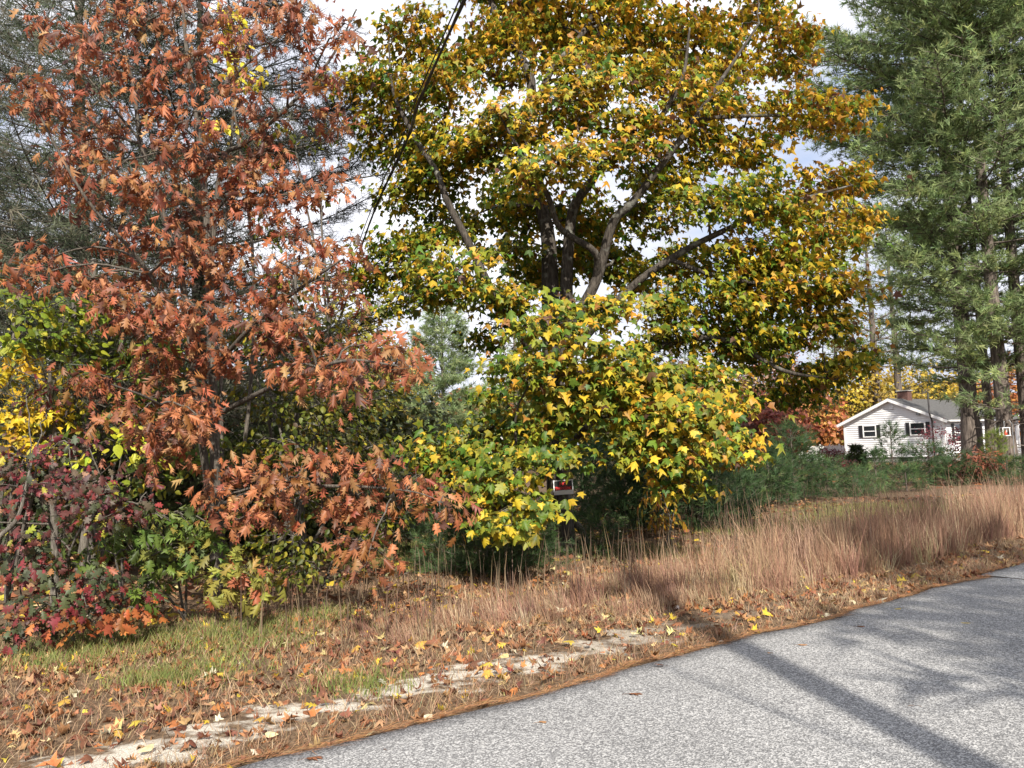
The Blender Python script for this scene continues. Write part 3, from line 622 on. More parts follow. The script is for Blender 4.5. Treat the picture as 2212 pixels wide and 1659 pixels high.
def shrub(name, label, ub, vb, tops, blobs, tpls, size, cols, seed, cat='shrub', bark=None, r=0.014, zmin=None, base=None, **kw):
    B = gp(ub, vb) if base is None else np.array(base, float); B[2] = gz(B[0], B[1])
    g = np.random.default_rng(seed); limbs = []
    for k, (u, v, Y) in enumerate(tops):
        e = at(u, v, Y); m_ = (B + e) / 2 + g.normal(size=3) * 0.06 * np.linalg.norm(e - B) * np.array([1, 1, 0.2])
        limbs.append((B + g.normal(size=3) * np.array([0.04, 0.04, 0]), m_, e))
    lim = []
    for a_, b_, c_ in limbs:   # world points -> pixel/depth tuples so limb_line can be shared
        row = []
        for w_, rr in ((a_, r), (b_, r * 0.75), (c_, r * 0.35)):
            d_ = w_ - np.array([0, 0, EYE]); f_ = d_ @ _fw; row.append((1106 + F_PX * (d_ @ _R) / f_, 829.5 - F_PX * (d_ @ _U) / f_, w_[1], rr))
        lim.append(row)
    return blob_tree(name, label, cat, B, lim, blobs, tpls, size, cols, seed, bark or BARK_GREY, **kw)

shrub('aspen_sapling', 'tall slender sapling with a few bright yellow round leaves near the top', 470, 1260, [(455, 500, 9.6), (480, 60, 9.4), (520, 20, 9.3)],
      [(500, 22, 30, 34, 9.3, 0), (508, 75, 26, 26, 9.3, 0), (505, 140, 36, 20, 9.3, 0), (535, 178, 16, 12, 9.3, 0), (470, 268, 34, 18, 9.3, 0), (580, 165, 26, 12, 9.3, 0)], OVATE, 0.085, pal([(0.68, 0.55, 0.04), (0.60, 0.52, 0.08)], [3, 1]), 31, cat='sapling',
      dens=0.8, per_sub=11, sub_r=0.12, nrm=(0.1, 0.8, 0.5), tipd=(0.2, 1.0), base=(-3.6, 9.7, 0), bark=BARK_OAK, r=0.03)
shrub('aspen_sapling', 'sapling with small dark olive round leaves against the white sky', 560, 1230, [(520, 700, 10.6), (640, 330, 10.4), (690, 420, 10.4)],
      [(640, 310, 62, 32, 10.4, 0), (560, 330, 40, 30, 10.4, 0), (690, 425, 26, 22, 10.4, 0), (590, 520, 40, 30, 10.5, 0), (520, 360, 30, 25, 10.5, 0), (560, 470, 40, 30, 10.5, 0), (760, 520, 28, 16, 10.4, 0)], OVATE, 0.075, DKYG, 32, cat='sapling', dens=0.8, per_sub=9, sub_r=0.16,
      nrm=(0.1, 0.7, 0.6), tipd=(0.2, 1.0), base=(-3.4, 10.8, 0), bark=BARK_OAK, r=0.03)
shrub('linden_sapling', 'yellow-green broad-leaved sapling at the left picture edge', 60, 1150, [(60, 700, 8.8), (140, 680, 8.8), (30, 650, 9)],
      [(60, 660, 80, 45, 8.9, 0), (150, 690, 80, 45, 8.9, 0), (50, 740, 70, 40, 8.7, 0), (150, 770, 70, 40, 8.9, 0), (210, 650, 55, 40, 9.2, 0), (100, 730, 60, 36, 8.6, 0), (20, 640, 50, 40, 9.2, 0), (215, 740, 50, 50, 9.3, 0)], OVATE, 0.105, YGREEN, 33, cat='sapling',
      dens=1.0, per_sub=20, sub_r=0.22, base=(-6.0, 9.2, 0), r=0.03)
shrub('yellow_maple_sapling', 'bright golden yellow maple sapling low at the left edge', 40, 1180, [(60, 850, 8.6), (20, 800, 8.6), (110, 900, 8.5)],
      [(40, 810, 60, 36, 8.6, 0), (90, 870, 75, 40, 8.5, 0), (30, 890, 55, 40, 8.4, 0), (80, 940, 75, 36, 8.5, 0), (20, 960, 40, 36, 8.5, 0), (150, 830, 50, 30, 8.8, 0)], MAPLE, 0.09, pal([(0.66, 0.45, 0.03), (0.70, 0.52, 0.04), (0.5, 0.28, 0.03), (0.3, 0.3, 0.04)], [4, 3, 1, 1]), 34, cat='sapling',
      dens=1.1, per_sub=22, sub_r=0.2, base=(-5.9, 8.7, 0), r=0.02)
shrub('witch_hazel_shrub', 'olive and yellow small-leaved shrub behind the oak, right side', 620, 1250, [(620, 800, 10.5), (720, 850, 10.5), (760, 760, 11), (560, 760, 10.4)],
      [(560, 740, 75, 50, 10.3, 0), (660, 850, 85, 50, 10.2, 0), (560, 860, 80, 50, 10.0, 0), (760, 900, 80, 50, 10.6, 0), (640, 960, 90, 45, 10.1, 0), (760, 980, 80, 45, 10.6, 0), (540, 960, 75, 50, 9.9, 0), (820, 860, 50, 40, 11, 0), (700, 720, 70, 45, 10.8, 0), (600, 640, 70, 50, 10.8, 0),
       (840, 960, 50, 45, 10.9, 0), (690, 920, 60, 40, 9.8, 0)], OVATE, 0.075, DKYG, 35, dens=1.0, per_sub=26, sub_r=0.22, base=(-3.0, 10.6, 0), r=0.025)
shrub('witch_hazel_shrub', 'low dark olive shrub under the right reach of the oak', 680, 1250, [(640, 1130, 9.4), (740, 1120, 9.6), (820, 1130, 9.9)],
      [(640, 1160, 70, 42, 9.2, 0), (740, 1180, 70, 42, 9.4, 0), (690, 1230, 70, 30, 9.2, 0), (600, 1230, 60, 30, 9.0, 0), (820, 1130, 60, 40, 9.9, 0), (560, 1180, 60, 40, 9.1, 0), (650, 1080, 70, 40, 9.6, 0), (760, 1240, 50, 22, 9.4, 0)], OVATE, 0.075, DKYG, 36, dens=1.0, per_sub=22, sub_r=0.2, base=(-2.4, 9.6, 0))
shrub('green_understory_shrub', 'mid green leafy shrub half hidden behind the rust oak', 300, 1250, [(280, 760, 9.6), (330, 830, 9.4), (240, 900, 9.2)],
      [(250, 700, 70, 50, 9.6, 0), (330, 760, 75, 50, 9.5, 0), (220, 800, 70, 45, 9.3, 0), (300, 860, 70, 45, 9.2, 0), (200, 940, 70, 40, 8.9, 0), (400, 800, 70, 50, 9.6, 0), (420, 960, 70, 50, 9.3, 0), (330, 1020, 80, 45, 8.8, 0), (450, 1130, 60, 50, 9.1, 0), (230, 880, 50, 40, 8.9, 0)], OVATE, 0.095,
      pal([(0.08, 0.12, 0.02), (0.13, 0.17, 0.025), (0.24, 0.26, 0.03), (0.45, 0.40, 0.04)], [3, 3, 2, 0.8]), 37, dens=1.0, per_sub=20, sub_r=0.22, base=(-4.5, 9.6, 0), r=0.022)
shrub('birch_sprout', 'lime-yellow heart-leaved sprout in front of a dark trunk at left', 250, 1240, [(190, 960, 7.9), (270, 930, 7.9)],
      [(185, 985, 42, 20, 7.9, 0), (270, 925, 34, 18, 7.9, 0), (255, 965, 44, 18, 7.9, 0), (140, 960, 30, 18, 8, 0), (300, 990, 30, 16, 8, 0)], OVATE, 0.10, pal([(0.50, 0.52, 0.04), (0.40, 0.46, 0.04), (0.58, 0.55, 0.07)], [3, 2, 1]), 38, dens=1.0, per_sub=9, sub_r=0.14, base=(-4.2, 8.2, 0), cat='sapling')
shrub('maroon_shrub', 'maroon and crimson oak-leaved shrub at the left edge', 130, 1330, [(60, 1010, 6.9), (150, 1000, 6.8), (220, 1060, 6.6), (40, 1100, 6.9)],
      [(60, 990, 75, 45, 7.0, 0), (150, 960, 60, 35, 7.0, 0), (40, 1080, 60, 50, 6.9, 0), (140, 1050, 75, 42, 6.8, 0), (240, 1060, 75, 36, 6.6, 0), (180, 1110, 70, 36, 6.6, 0), (90, 1150, 70, 30, 6.8, 0), (300, 1090, 60, 36, 6.8, 0), (20, 1010, 40, 40, 7.2, 0), (110, 880, 50, 30, 7.6, 0), (60, 850, 40, 26, 7.6, 0)], ROUND_OAK, 0.076, MAROON, 39,
      dens=1.35, hero=ROUND_OAK, n_hero=150, per_sub=19, sub_r=0.17, nrm=(0.5, 0.6, 0.45), base=(-4.2, 7.6, 0), r=0.018)
shrub('low_oak_shrub', 'low red and grey-green oak shrub at the grass edge, bottom left', 90, 1370, [(40, 1240, 6.7), (120, 1260, 6.6), (180, 1270, 6.6)],
      [(40, 1230, 60, 42, 6.7, 0), (120, 1230, 60, 36, 6.7, 0), (180, 1280, 65, 42, 6.6, 0), (60, 1300, 65, 40, 6.6, 0), (20, 1340, 40, 36, 6.6, 0), (240, 1250, 55, 42, 6.8, 0), (120, 1320, 60, 30, 6.6, 0), (50, 1380, 50, 16, 6.5, 0), (290, 1290, 50, 36, 7.1, 0)], ROUND_OAK, 0.086, REDGREEN, 40,
      dens=1.3, hero=ROUND_OAK, n_hero=150, per_sub=16, sub_r=0.17, nrm=(0.5, 0.6, 0.4), base=(-4.25, 7.15, 0), r=0.012)
shrub('orange_oak_seedling', 'small orange-leaved oak seedling lying over the grass edge', 240, 1360, [(230, 1330, 6.75), (170, 1340, 6.7)],
      [(225, 1330, 50, 22, 6.75, 0), (160, 1345, 45, 20, 6.7, 0), (270, 1320, 30, 18, 6.9, 0)], ROUND_OAK, 0.12, ORANGE, 41, dens=1.0, per_sub=11, sub_r=0.15, base=(-3.6, 7.05, 0), r=0.008, cat='seedling')
shrub('green_oak_sapling', 'green pointed-leaf oak sapling low on the left', 330, 1310, [(260, 1150, 7.2), (400, 1150, 7.2), (330, 1110, 7.3)],
      [(270, 1140, 60, 40, 7.1, 0), (350, 1120, 60, 32, 7.2, 0), (400, 1170, 55, 36, 7.1, 0), (250, 1200, 52, 30, 7.0, 0), (330, 1200, 55, 32, 7.1, 0), (430, 1230, 40, 30, 7.2, 0), (320, 1260, 60, 30, 7.2, 0)], OAK, 0.13, OAKGREEN, 42, dens=1.2,
      hero=OAK_HERO, n_hero=120, per_sub=11, sub_r=0.19, nrm=(0.5, 0.6, 0.4), base=(-3.3, 7.8, 0), r=0.014, cat='sapling')
shrub('yellowing_oak_seedling', 'yellowing oak seedling with red veins under the oak branches', 520, 1310, [(530, 1240, 7.2)],
      [(530, 1240, 55, 30, 7.2, 0), (500, 1270, 40, 24, 7.1, 0), (580, 1245, 30, 24, 7.2, 0)], OAK, 0.135, OAKYEL, 43, dens=1.0, hero=OAK_HERO, n_hero=40, per_sub=11, sub_r=0.15, nrm=(0.4, 0.7, 0.4), base=(-2.7, 7.7, 0), r=0.01, cat='seedling')
shrub('sumac_shoot', 'drooping orange-yellow compound leaves below the maple, right of its trunk', 1440, 1180, [(1430, 1070, 13.2), (1460, 1090, 13.2)],
      [(1430, 1080, 36, 36, 13.2, 0), (1450, 1125, 36, 24, 13.2, 0), (1400, 1110, 26, 22, 13.2, 0)], LANCE, 0.12, pal([(0.48, 0.25, 0.03), (0.40, 0.32, 0.04), (0.35, 0.14, 0.04)], [3, 2, 1]), 44, dens=1, per_sub=16, sub_r=0.2, nrm=(0.2, 0.7, 0.4), tipd=(0.3, 1.0))

# dead grey stick rising at the far left, and stems in the thicket
a_ = Acc(); P_ = smooth_line(np.array([at(0, 1158, 6.6), at(30, 1130, 6.6), at(45, 1100, 6.6), at(55, 1055, 6.65), at(68, 1000, 6.7)]), 4); P_ = np.vstack([at(-40, 1330, 6.7), P_])
a_.tube(P_, np.linspace(0.022, 0.008, len(P_)), 7, cap=True)
tag(build('dead_branch', a_, BARK_GREY, None, True, origin=P_[0]), 'bare grey curved branch in front of the maroon shrub', 'branch')
trk = [(120, 1290, 8.6, 800, 'thin grey sapling trunk rising behind the maroon shrub', .05), (170, 1270, 9.0, 640, 'slim pale trunk between the maroon shrub and the green oak', .06), (215, 1230, 9.6, 560, 'grey birch-like trunk behind the lime-yellow sprout', .10), (650, 1240, 10.5, 560, 'thin dark trunk behind the olive shrub right of the oak', .05)]
for u, v, Y, vt, lab, r in trk:
    a_ = Acc(); b_ = at(u, v, Y); b_[2] = gz(b_[0], b_[1]) - 0.05; tp = at(u - 12, vt, Y)
    ln = curve(b_, tp, 9, 0, np.random.default_rng(u), 0.03); a_.tube(ln, np.linspace(r, r * 0.4, 9), 8)
    for k in range(6):
        g_ = np.random.default_rng(u + k); p0 = ln[3 + k % 5]; a_.tube(curve(p0, p0 + np.array([g_.normal() * 0.5, g_.normal() * 0.4, g_.uniform(0.1, 0.6)]), 4, 0, g_, 0.04), np.linspace(r * 0.25, 0.004, 4), 4)
    tag(build('bare_sapling', a_, BARK_GREY, None, True, origin=b_), lab, 'sapling')

# ------------------------------------------------------------------ conifers behind the oak (left)
SPR_COLS = ([(0.13, 0.155, 0.10), (0.19, 0.19, 0.13), (0.08, 0.11, 0.06), (0.27, 0.25, 0.185)], [4, 3, 3, 1.5])
LAR_COLS = ([(0.035, 0.04, 0.03), (0.06, 0.05, 0.035), (0.045, 0.06, 0.035)], [3, 2, 2])
b_ = at(200, 1150, 12.0); b_[2] = 0
conifer('spruce_tree', 'grey-green spruce with dry twiggy branches at the upper left', b_, 12.5, 2.2, 4.2, 51, TUFT_SPR, step=0.5, per=6, sub_gap=0.28, tuft_gap=0.10, e0=0.1, curl=0.5, cols=SPR_COLS, bark=BARK_GREY, r0=0.13,
        cat='spruce tree', tuft_from=0.2, lean=(-0.4, 0), up_t=-0.1, profile=lambda f: (1 - f) ** 0.5, tsize=1.6, stub=10)
b_ = at(432, 1140, 12.6); b_[2] = 0
conifer('larch_tree', 'dark sparse conifer with bare horizontal limbs reaching right against the sky', b_, 11.5, 2.6, 4.2, 52, TUFT_SPR, step=0.72, per=5, sub_gap=0.26, tuft_gap=0.08, e0=0.08, curl=0.25, cols=LAR_COLS, bark=bark_mat('dark_conifer_bark', (0.02, 0.016, 0.013), (0.08, 0.065, 0.055)), r0=0.14,
        cat='conifer', tuft_from=0.3, profile=lambda f: (1 - f * 0.7) ** 0.7, tsize=1.3, up_t=0.15, stub=14)
def bough(parent, spec, seed, cols, n_side=26, tl=0.5, tgap=0.07, size=1.5, r=0.035):
    g = np.random.default_rng(seed); ln = smooth_line(np.array([at(*q) for q in spec]), 8); n = len(ln); wd, TP, TD = Acc(), [], []
    wd.tube(ln, np.linspace(r, 0.006, n), 6); tg = np.gradient(ln, axis=0); tg = unit(tg)
    for k in range(n_side * 2):
        f = g.uniform(0.12, 1); i = int(f * (n - 1)); sd = unit(np.cross(tg[i], [0, 0, 1.0])) * (1 if k % 2 else -1)
        d = unit(tg[i] * g.uniform(0.5, 1.0) + sd * g.uniform(0.4, 1.1) + np.array([0, 0, g.normal() * 0.22])); l = tl * g.uniform(0.5, 1.3) * (1.1 - 0.6 * f); p1 = ln[i] + d * l
        wd.tube(np.array([ln[i], (ln[i] + p1) / 2 + rv(g, 1)[0] * 0.02, p1]), [0.008, 0.006, 0.003], 3); kt = max(2, int(l / tgap)); q2 = (np.arange(kt) + 1.0)[:, None] / kt
        TP.append(ln[i] + (p1 - ln[i]) * q2 + rv(g, kt) * 0.02); TD.append(np.repeat(d[None], kt, 0) + rv(g, kt) * 0.5)
    TP, TD = np.concatenate(TP), np.concatenate(TD); k = len(TP); fo = Acc(); c = pick(g, cols[0], cols[1], k, 0.15); fo.inst(TUFT_SPR[0], frames(rv(g, k), TD, size * np.clip(g.normal(1, 0.2, k), 0.5, 1.5)), TP, c * 0.8, c * 1.1)
    b = build('bough', wd, BARK_GREY, parent, True); build('needles', fo, NEEDLE, b, False, kind='stuff')
larch = [o_ for o_ in C.objects if o_.name.startswith('larch_tree')][0]
for q, sp_ in enumerate(([(436, 345, 12.6), (560, 318, 12.2), (690, 290, 12.0), (815, 262, 12.0)], [(436, 300, 12.6), (540, 262, 12.3), (650, 240, 12.2), (760, 235, 12.2)], [(438, 470, 12.6), (600, 425, 12.1), (730, 393, 12.0), (858, 372, 12.0)],
        [(434, 215, 12.6), (560, 190, 12.2), (700, 175, 12.0), (790, 190, 12.0)], [(430, 130, 12.6), (550, 100, 12.3), (660, 80, 12.2)], [(440, 560, 12.6), (560, 520, 12.2), (660, 505, 12.0)], [(428, 60, 12.6), (540, 20, 12.2), (640, 10, 12.0)], [(436, 360, 12.6), (540, 330, 12.0), (640, 320, 11.7), (740, 300, 11.5)])):
    bough(larch, sp_, 900 + q, LAR_COLS, n_side=(30, 26, 14, 16, 16, 12, 16, 30)[q], tl=(0.6, 0.6, 0.35, 0.45, 0.5, 0.35, 0.5, 0.55)[q])
b_ = at(-160, 1140, 13.5); b_[2] = 0
conifer('spruce_tree', 'dull grey spruce behind at the far left edge', b_, 13, 2.0, 4.4, 53, TUFT_SPR, step=0.8, per=6, sub_gap=0.5, tuft_gap=0.16, e0=0.1, curl=0.4, cols=SPR_COLS, bark=BARK_GREY, r0=0.14, cat='spruce tree', tuft_from=0.2, up_t=-0.1, tsize=1.9)

# thicket and wood behind the oak
T_OLIVE = ([(0.12, 0.13, 0.02), (0.20, 0.19, 0.025), (0.30, 0.26, 0.03), (0.08, 0.09, 0.02), (0.16, 0.09, 0.03)], [3, 3, 2, 2, 1])
T_YEL = ([(0.50, 0.36, 0.04), (0.58, 0.42, 0.05), (0.40, 0.28, 0.05), (0.28, 0.26, 0.05)], [3, 3, 2, 1])
T_ORA = ([(0.46, 0.20, 0.06), (0.42, 0.14, 0.06), (0.50, 0.28, 0.07), (0.32, 0.12, 0.06)], [3, 3, 2, 1])
T_RED = ([(0.36, 0.10, 0.06), (0.28, 0.07, 0.05), (0.42, 0.16, 0.08), (0.22, 0.10, 0.07)], [3, 2, 2, 2])
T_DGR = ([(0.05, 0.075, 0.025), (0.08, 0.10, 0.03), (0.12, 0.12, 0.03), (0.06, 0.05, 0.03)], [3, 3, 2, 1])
T_PINK = ([(0.36, 0.22, 0.16), (0.42, 0.20, 0.13), (0.30, 0.20, 0.15)], [3, 2, 2])
def gtree(name, label, u, Y, H, rad, seed, cols, n, size, **kw):
    b = at(u, 960, Y); b[2] = gz(b[0], b[1]); return crown_tree(name, label, b, H, rad, seed, cols, n, size, **kw)
gtree('thicket_tree', 'olive and yellow tree behind the thicket, nearest the left edge', 60, 15, 6.5, 2.2, 61, T_OLIVE, 3600, 0.13, cz=.45, rz=.45, tpl=FAR)
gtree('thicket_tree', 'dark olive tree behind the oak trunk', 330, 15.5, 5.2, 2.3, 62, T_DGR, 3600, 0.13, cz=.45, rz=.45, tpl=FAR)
gtree('thicket_tree', 'olive leafy tree in shade right behind the oak', 600, 16, 5.0, 2.4, 63, T_OLIVE, 3600, 0.13, cz=.45, rz=.46, tpl=OVATE)
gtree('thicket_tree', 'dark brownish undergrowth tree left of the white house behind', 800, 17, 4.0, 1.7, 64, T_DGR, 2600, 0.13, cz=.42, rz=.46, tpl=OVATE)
gtree('beech_tree', 'yellow-green rounded tree above the oak, seen against the sky', 715, 24, 7.6, 2.6, 65, ([(0.30, 0.26, 0.04), (0.22, 0.20, 0.035), (0.36, 0.22, 0.05)], [3, 2, 1]), 4600, 0.17, cz=.6, rz=.4)
gtree('wood_tree', 'olive wood tree beyond the spruce at far left', 150, 24, 8.5, 3.6, 66, T_OLIVE, 4200, 0.2, cz=.5, rz=.48)
gtree('wood_tree', 'brown-green wood tree beyond the oak stems', 430, 25, 7.5, 3.4, 67, T_DGR, 4200, 0.2, cz=.5, rz=.48)
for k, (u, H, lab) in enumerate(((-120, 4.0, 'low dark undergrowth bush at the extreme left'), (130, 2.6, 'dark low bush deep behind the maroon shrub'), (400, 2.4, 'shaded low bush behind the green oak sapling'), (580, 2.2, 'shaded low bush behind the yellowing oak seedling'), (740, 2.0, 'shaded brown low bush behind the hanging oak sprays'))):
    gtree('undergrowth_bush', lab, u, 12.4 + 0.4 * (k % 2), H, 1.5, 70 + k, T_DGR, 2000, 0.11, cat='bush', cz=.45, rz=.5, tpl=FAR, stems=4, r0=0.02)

# ------------------------------------------------------------------ background wood beyond the houses
for k, (nm, lab, u, Y, H, rad, cl, n) in enumerate((
    ('yellow_tree', 'golden tree just left of the white house', 1830, 68, 9, 4.0, T_YEL, 4200), ('orange_tree', 'orange tree left of the white house', 1745, 62, 6.5, 3.4, T_ORA, 4000),
    ('red_tree', 'brick-red shrubby tree behind the young pines', 1660, 58, 5.6, 3.0, T_RED, 4000), ('bare_tree', 'pinkish grey half-bare tree beyond the maple, right side', 1640, 72, 14, 4.6, T_PINK, 2200),
    ('orange_tree', 'salmon-orange tall tree behind the half-bare tree', 1720, 80, 13, 4.2, T_RED, 3000), ('yellow_tree', 'pale yellow tree low behind the maple, right side', 1540, 70, 10, 5.0, T_YEL, 4200),
    ('yellow_tree', 'yellow tree behind the house roof near the chimney', 2000, 84, 10, 5.5, T_YEL, 3600), ('orange_tree', 'orange-yellow tree far right behind the house', 2190, 86, 11, 5.5, T_ORA, 3400),
    ('yellow_tree', 'small golden tree in the gap left of the maple', 935, 52, 5.2, 1.5, T_YEL, 2400), ('bare_tree', 'thin pale yellow tree against the sky in the gap', 885, 60, 12, 2.6, T_YEL, 1300),
    ('red_tree', 'small crimson tree in the gap left of the maple', 895, 54, 4.6, 1.0, ([(0.25, 0.05, 0.07), (0.33, 0.08, 0.08)], [2, 1]), 1000), ('orange_tree', 'peach-orange tree seen through the maple', 1060, 56, 6.5, 2.6, T_ORA, 2600),
    ('orange_tree', 'dull olive-orange tree behind the maple trunk', 1180, 60, 10, 4.5, T_OLIVE, 3600), ('yellow_tree', 'olive-yellow tree behind the maple, right of the trunk', 1330, 62, 9.5, 4.6, T_OLIVE, 3600), ('red_tree', 'russet tree seen under the maple crown', 1440, 64, 7.5, 4.0, T_RED, 3200),
    ('orange_tree', 'dark olive tree hidden behind the beech', 790, 50, 9.5, 4.0, T_OLIVE, 3000))):
    gtree(nm, lab, u, Y, H, rad, 100 + k, cl, n, 0.34, cz=.52, rz=.48, bare=0.8 if nm == 'bare_tree' else 0.1)
g_ = np.random.default_rng(9); far = Acc()
for k in range(90):
    X0 = -130 + k * 3.4 + g_.normal() * 1.5; Y0 = 120 + g_.uniform(0, 30); Hh = g_.uniform(8, 13); nn = 260
    P = unit(rv(g_, nn)) * g_.uniform(0.3, 1, (nn, 1)) ** 0.5 * np.array([4.2, 3, Hh * 0.5]) + np.array([X0, Y0, Hh * 0.5])
    cl = (T_ORA, T_YEL, T_DGR, T_DGR, T_OLIVE)[g_.integers(5)]; c_ = pick(g_, cl[0], cl[1], nn, 0.15)
    far.inst(FAR[0], frames(rv(g_, nn) + np.array([0, -0.8, 0.5]), rv(g_, nn), np.full(nn, 1.3)), P, c_ * 0.9, c_)
o = build('far_wood', far, LEAF, kind='stuff'); tag(o, 'distant mixed autumn wood closing the background', 'wood')

# ------------------------------------------------------------------ white pines on the right
def pine_at(label, u, Y, H, cb, rmax, seed, **kw):
    b = at(u, 1000, Y); b[2] = gz(b[0], b[1]); return conifer('white_pine', label, b, H, cb, rmax, seed, kw.pop('tpl', TUFT_FAR), group='tall white pines', **kw)
_pp = lambda f: (0.55 + 0.45 * min(1, f * 2.2)) * (1 - max(0, f - 0.45) / 0.6) ** 0.75
pine_at('tallest white pine in front, thick trunk beside the right corner of the house', 2103, 32, 30, 4.6, 7.0, 201, step=1.25, per=5, sub_gap=0.31, tuft_gap=0.14, e0=0.22, curl=0.3, r0=0.36, tuft_from=0.3, stub=16, lean=(-0.3, 0), profile=_pp, tsize=1.8)
pine_at('thinner white pine just right of the thickest pine trunk', 2142, 34.5, 27, 5.0, 5.8, 202, step=1.35, per=5, sub_gap=0.38, tuft_gap=0.16, e0=0.22, r0=0.2, tuft_from=0.3, stub=12, profile=_pp, tsize=1.8)
pine_at('white pine with dark shaded lower boughs, third trunk from the house', 2176, 30.5, 27, 2.6, 5.0, 203, step=1.3, per=5, sub_gap=0.38, tuft_gap=0.16, e0=0.08, r0=0.3, tuft_from=0.25, stub=14, profile=_pp, tsize=1.7)
pine_at('white pine cut by the right picture edge', 2228, 31.5, 28, 4.5, 6.2, 204, step=1.35, per=5, sub_gap=0.38, tuft_gap=0.16, e0=0.2, r0=0.26, tuft_from=0.25, stub=12, profile=_pp, tsize=1.8)
pine_at('lone tall pine left of the chimney, behind the house', 1905, 66, 22, 9, 5.5, 205, tpl=TUFT_VFAR, step=1.1, per=5, sub_gap=0.6, tuft_gap=0.28, r0=0.42, stub=10)
pine_at('tall pine right behind the house chimney', 1952, 68, 22, 8, 5.0, 206, tpl=TUFT_VFAR, step=1.1, per=5, sub_gap=0.6, tuft_gap=0.28, r0=0.4, stub=10)
pine_at('pine farther back between the maple and the pine group', 1822, 70, 15, 4, 4.5, 207, tpl=TUFT_VFAR, step=1.0, per=5, sub_gap=0.6, tuft_gap=0.28, r0=0.3, stub=6)
pine_at('pale green pine in the gap between the oak and the maple', 962, 42, 10.0, 0.8, 3.0, 208, step=0.55, per=7, sub_gap=0.30, tuft_gap=0.14, r0=0.16, profile=lambda f: (1 - f) ** 0.45, cols=([(0.27, 0.35, 0.16), (0.34, 0.42, 0.19), (0.20, 0.27, 0.12)], [3, 2, 2]), tsize=2.0)
pine_at('pine seen through the right of the maple crown', 1462, 48, 14.5, 2.5, 3.4, 209, step=0.8, per=6, sub_gap=0.45, tuft_gap=0.2, r0=0.2, tsize=1.7)
pine_at('grey-green pine directly behind the maple stem', 1120, 50, 13, 2.5, 3.2, 210, step=0.8, per=6, sub_gap=0.45, tuft_gap=0.2, r0=0.2, tsize=1.7)

# ------------------------------------------------------------------ the white house on the right
WHITE = plain_mat('white_vinyl_siding', (0.74, 0.74, 0.75), 0.5, 0.05, 2.0)
TRIM = plain_mat('white_trim_paint', (0.80, 0.80, 0.80), 0.45, 0.03, 5.0)
DARK = plain_mat('black_shutter_paint', (0.022, 0.022, 0.025), 0.5, 0.2, 8.0)
GLASS = plain_mat('dark_window_glass', (0.018, 0.022, 0.026), 0.08, 0.3, 1.5, 0.6)
ROOF = plain_mat('grey_asphalt_shingle', (0.085, 0.083, 0.08), 0.9, 0.35, 9.0, 0.2, bscale=14.0)
CONC = plain_mat('grey_foundation_concrete', (0.30, 0.29, 0.27), 0.9, 0.2, 4.0, 0.2, bscale=20.0)
BRICK = plain_mat('chimney_brick', (0.11, 0.06, 0.05), 0.9, 0.4, 14.0, 0.2, bscale=18.0)
METAL = plain_mat('galvanised_metal', (0.30, 0.31, 0.32), 0.4, 0.15, 6.0, 0.5, 0.6)
HR, HL = at(2043, 987, 50.8)[:2], at(1829, 987, 56.0)[:2]
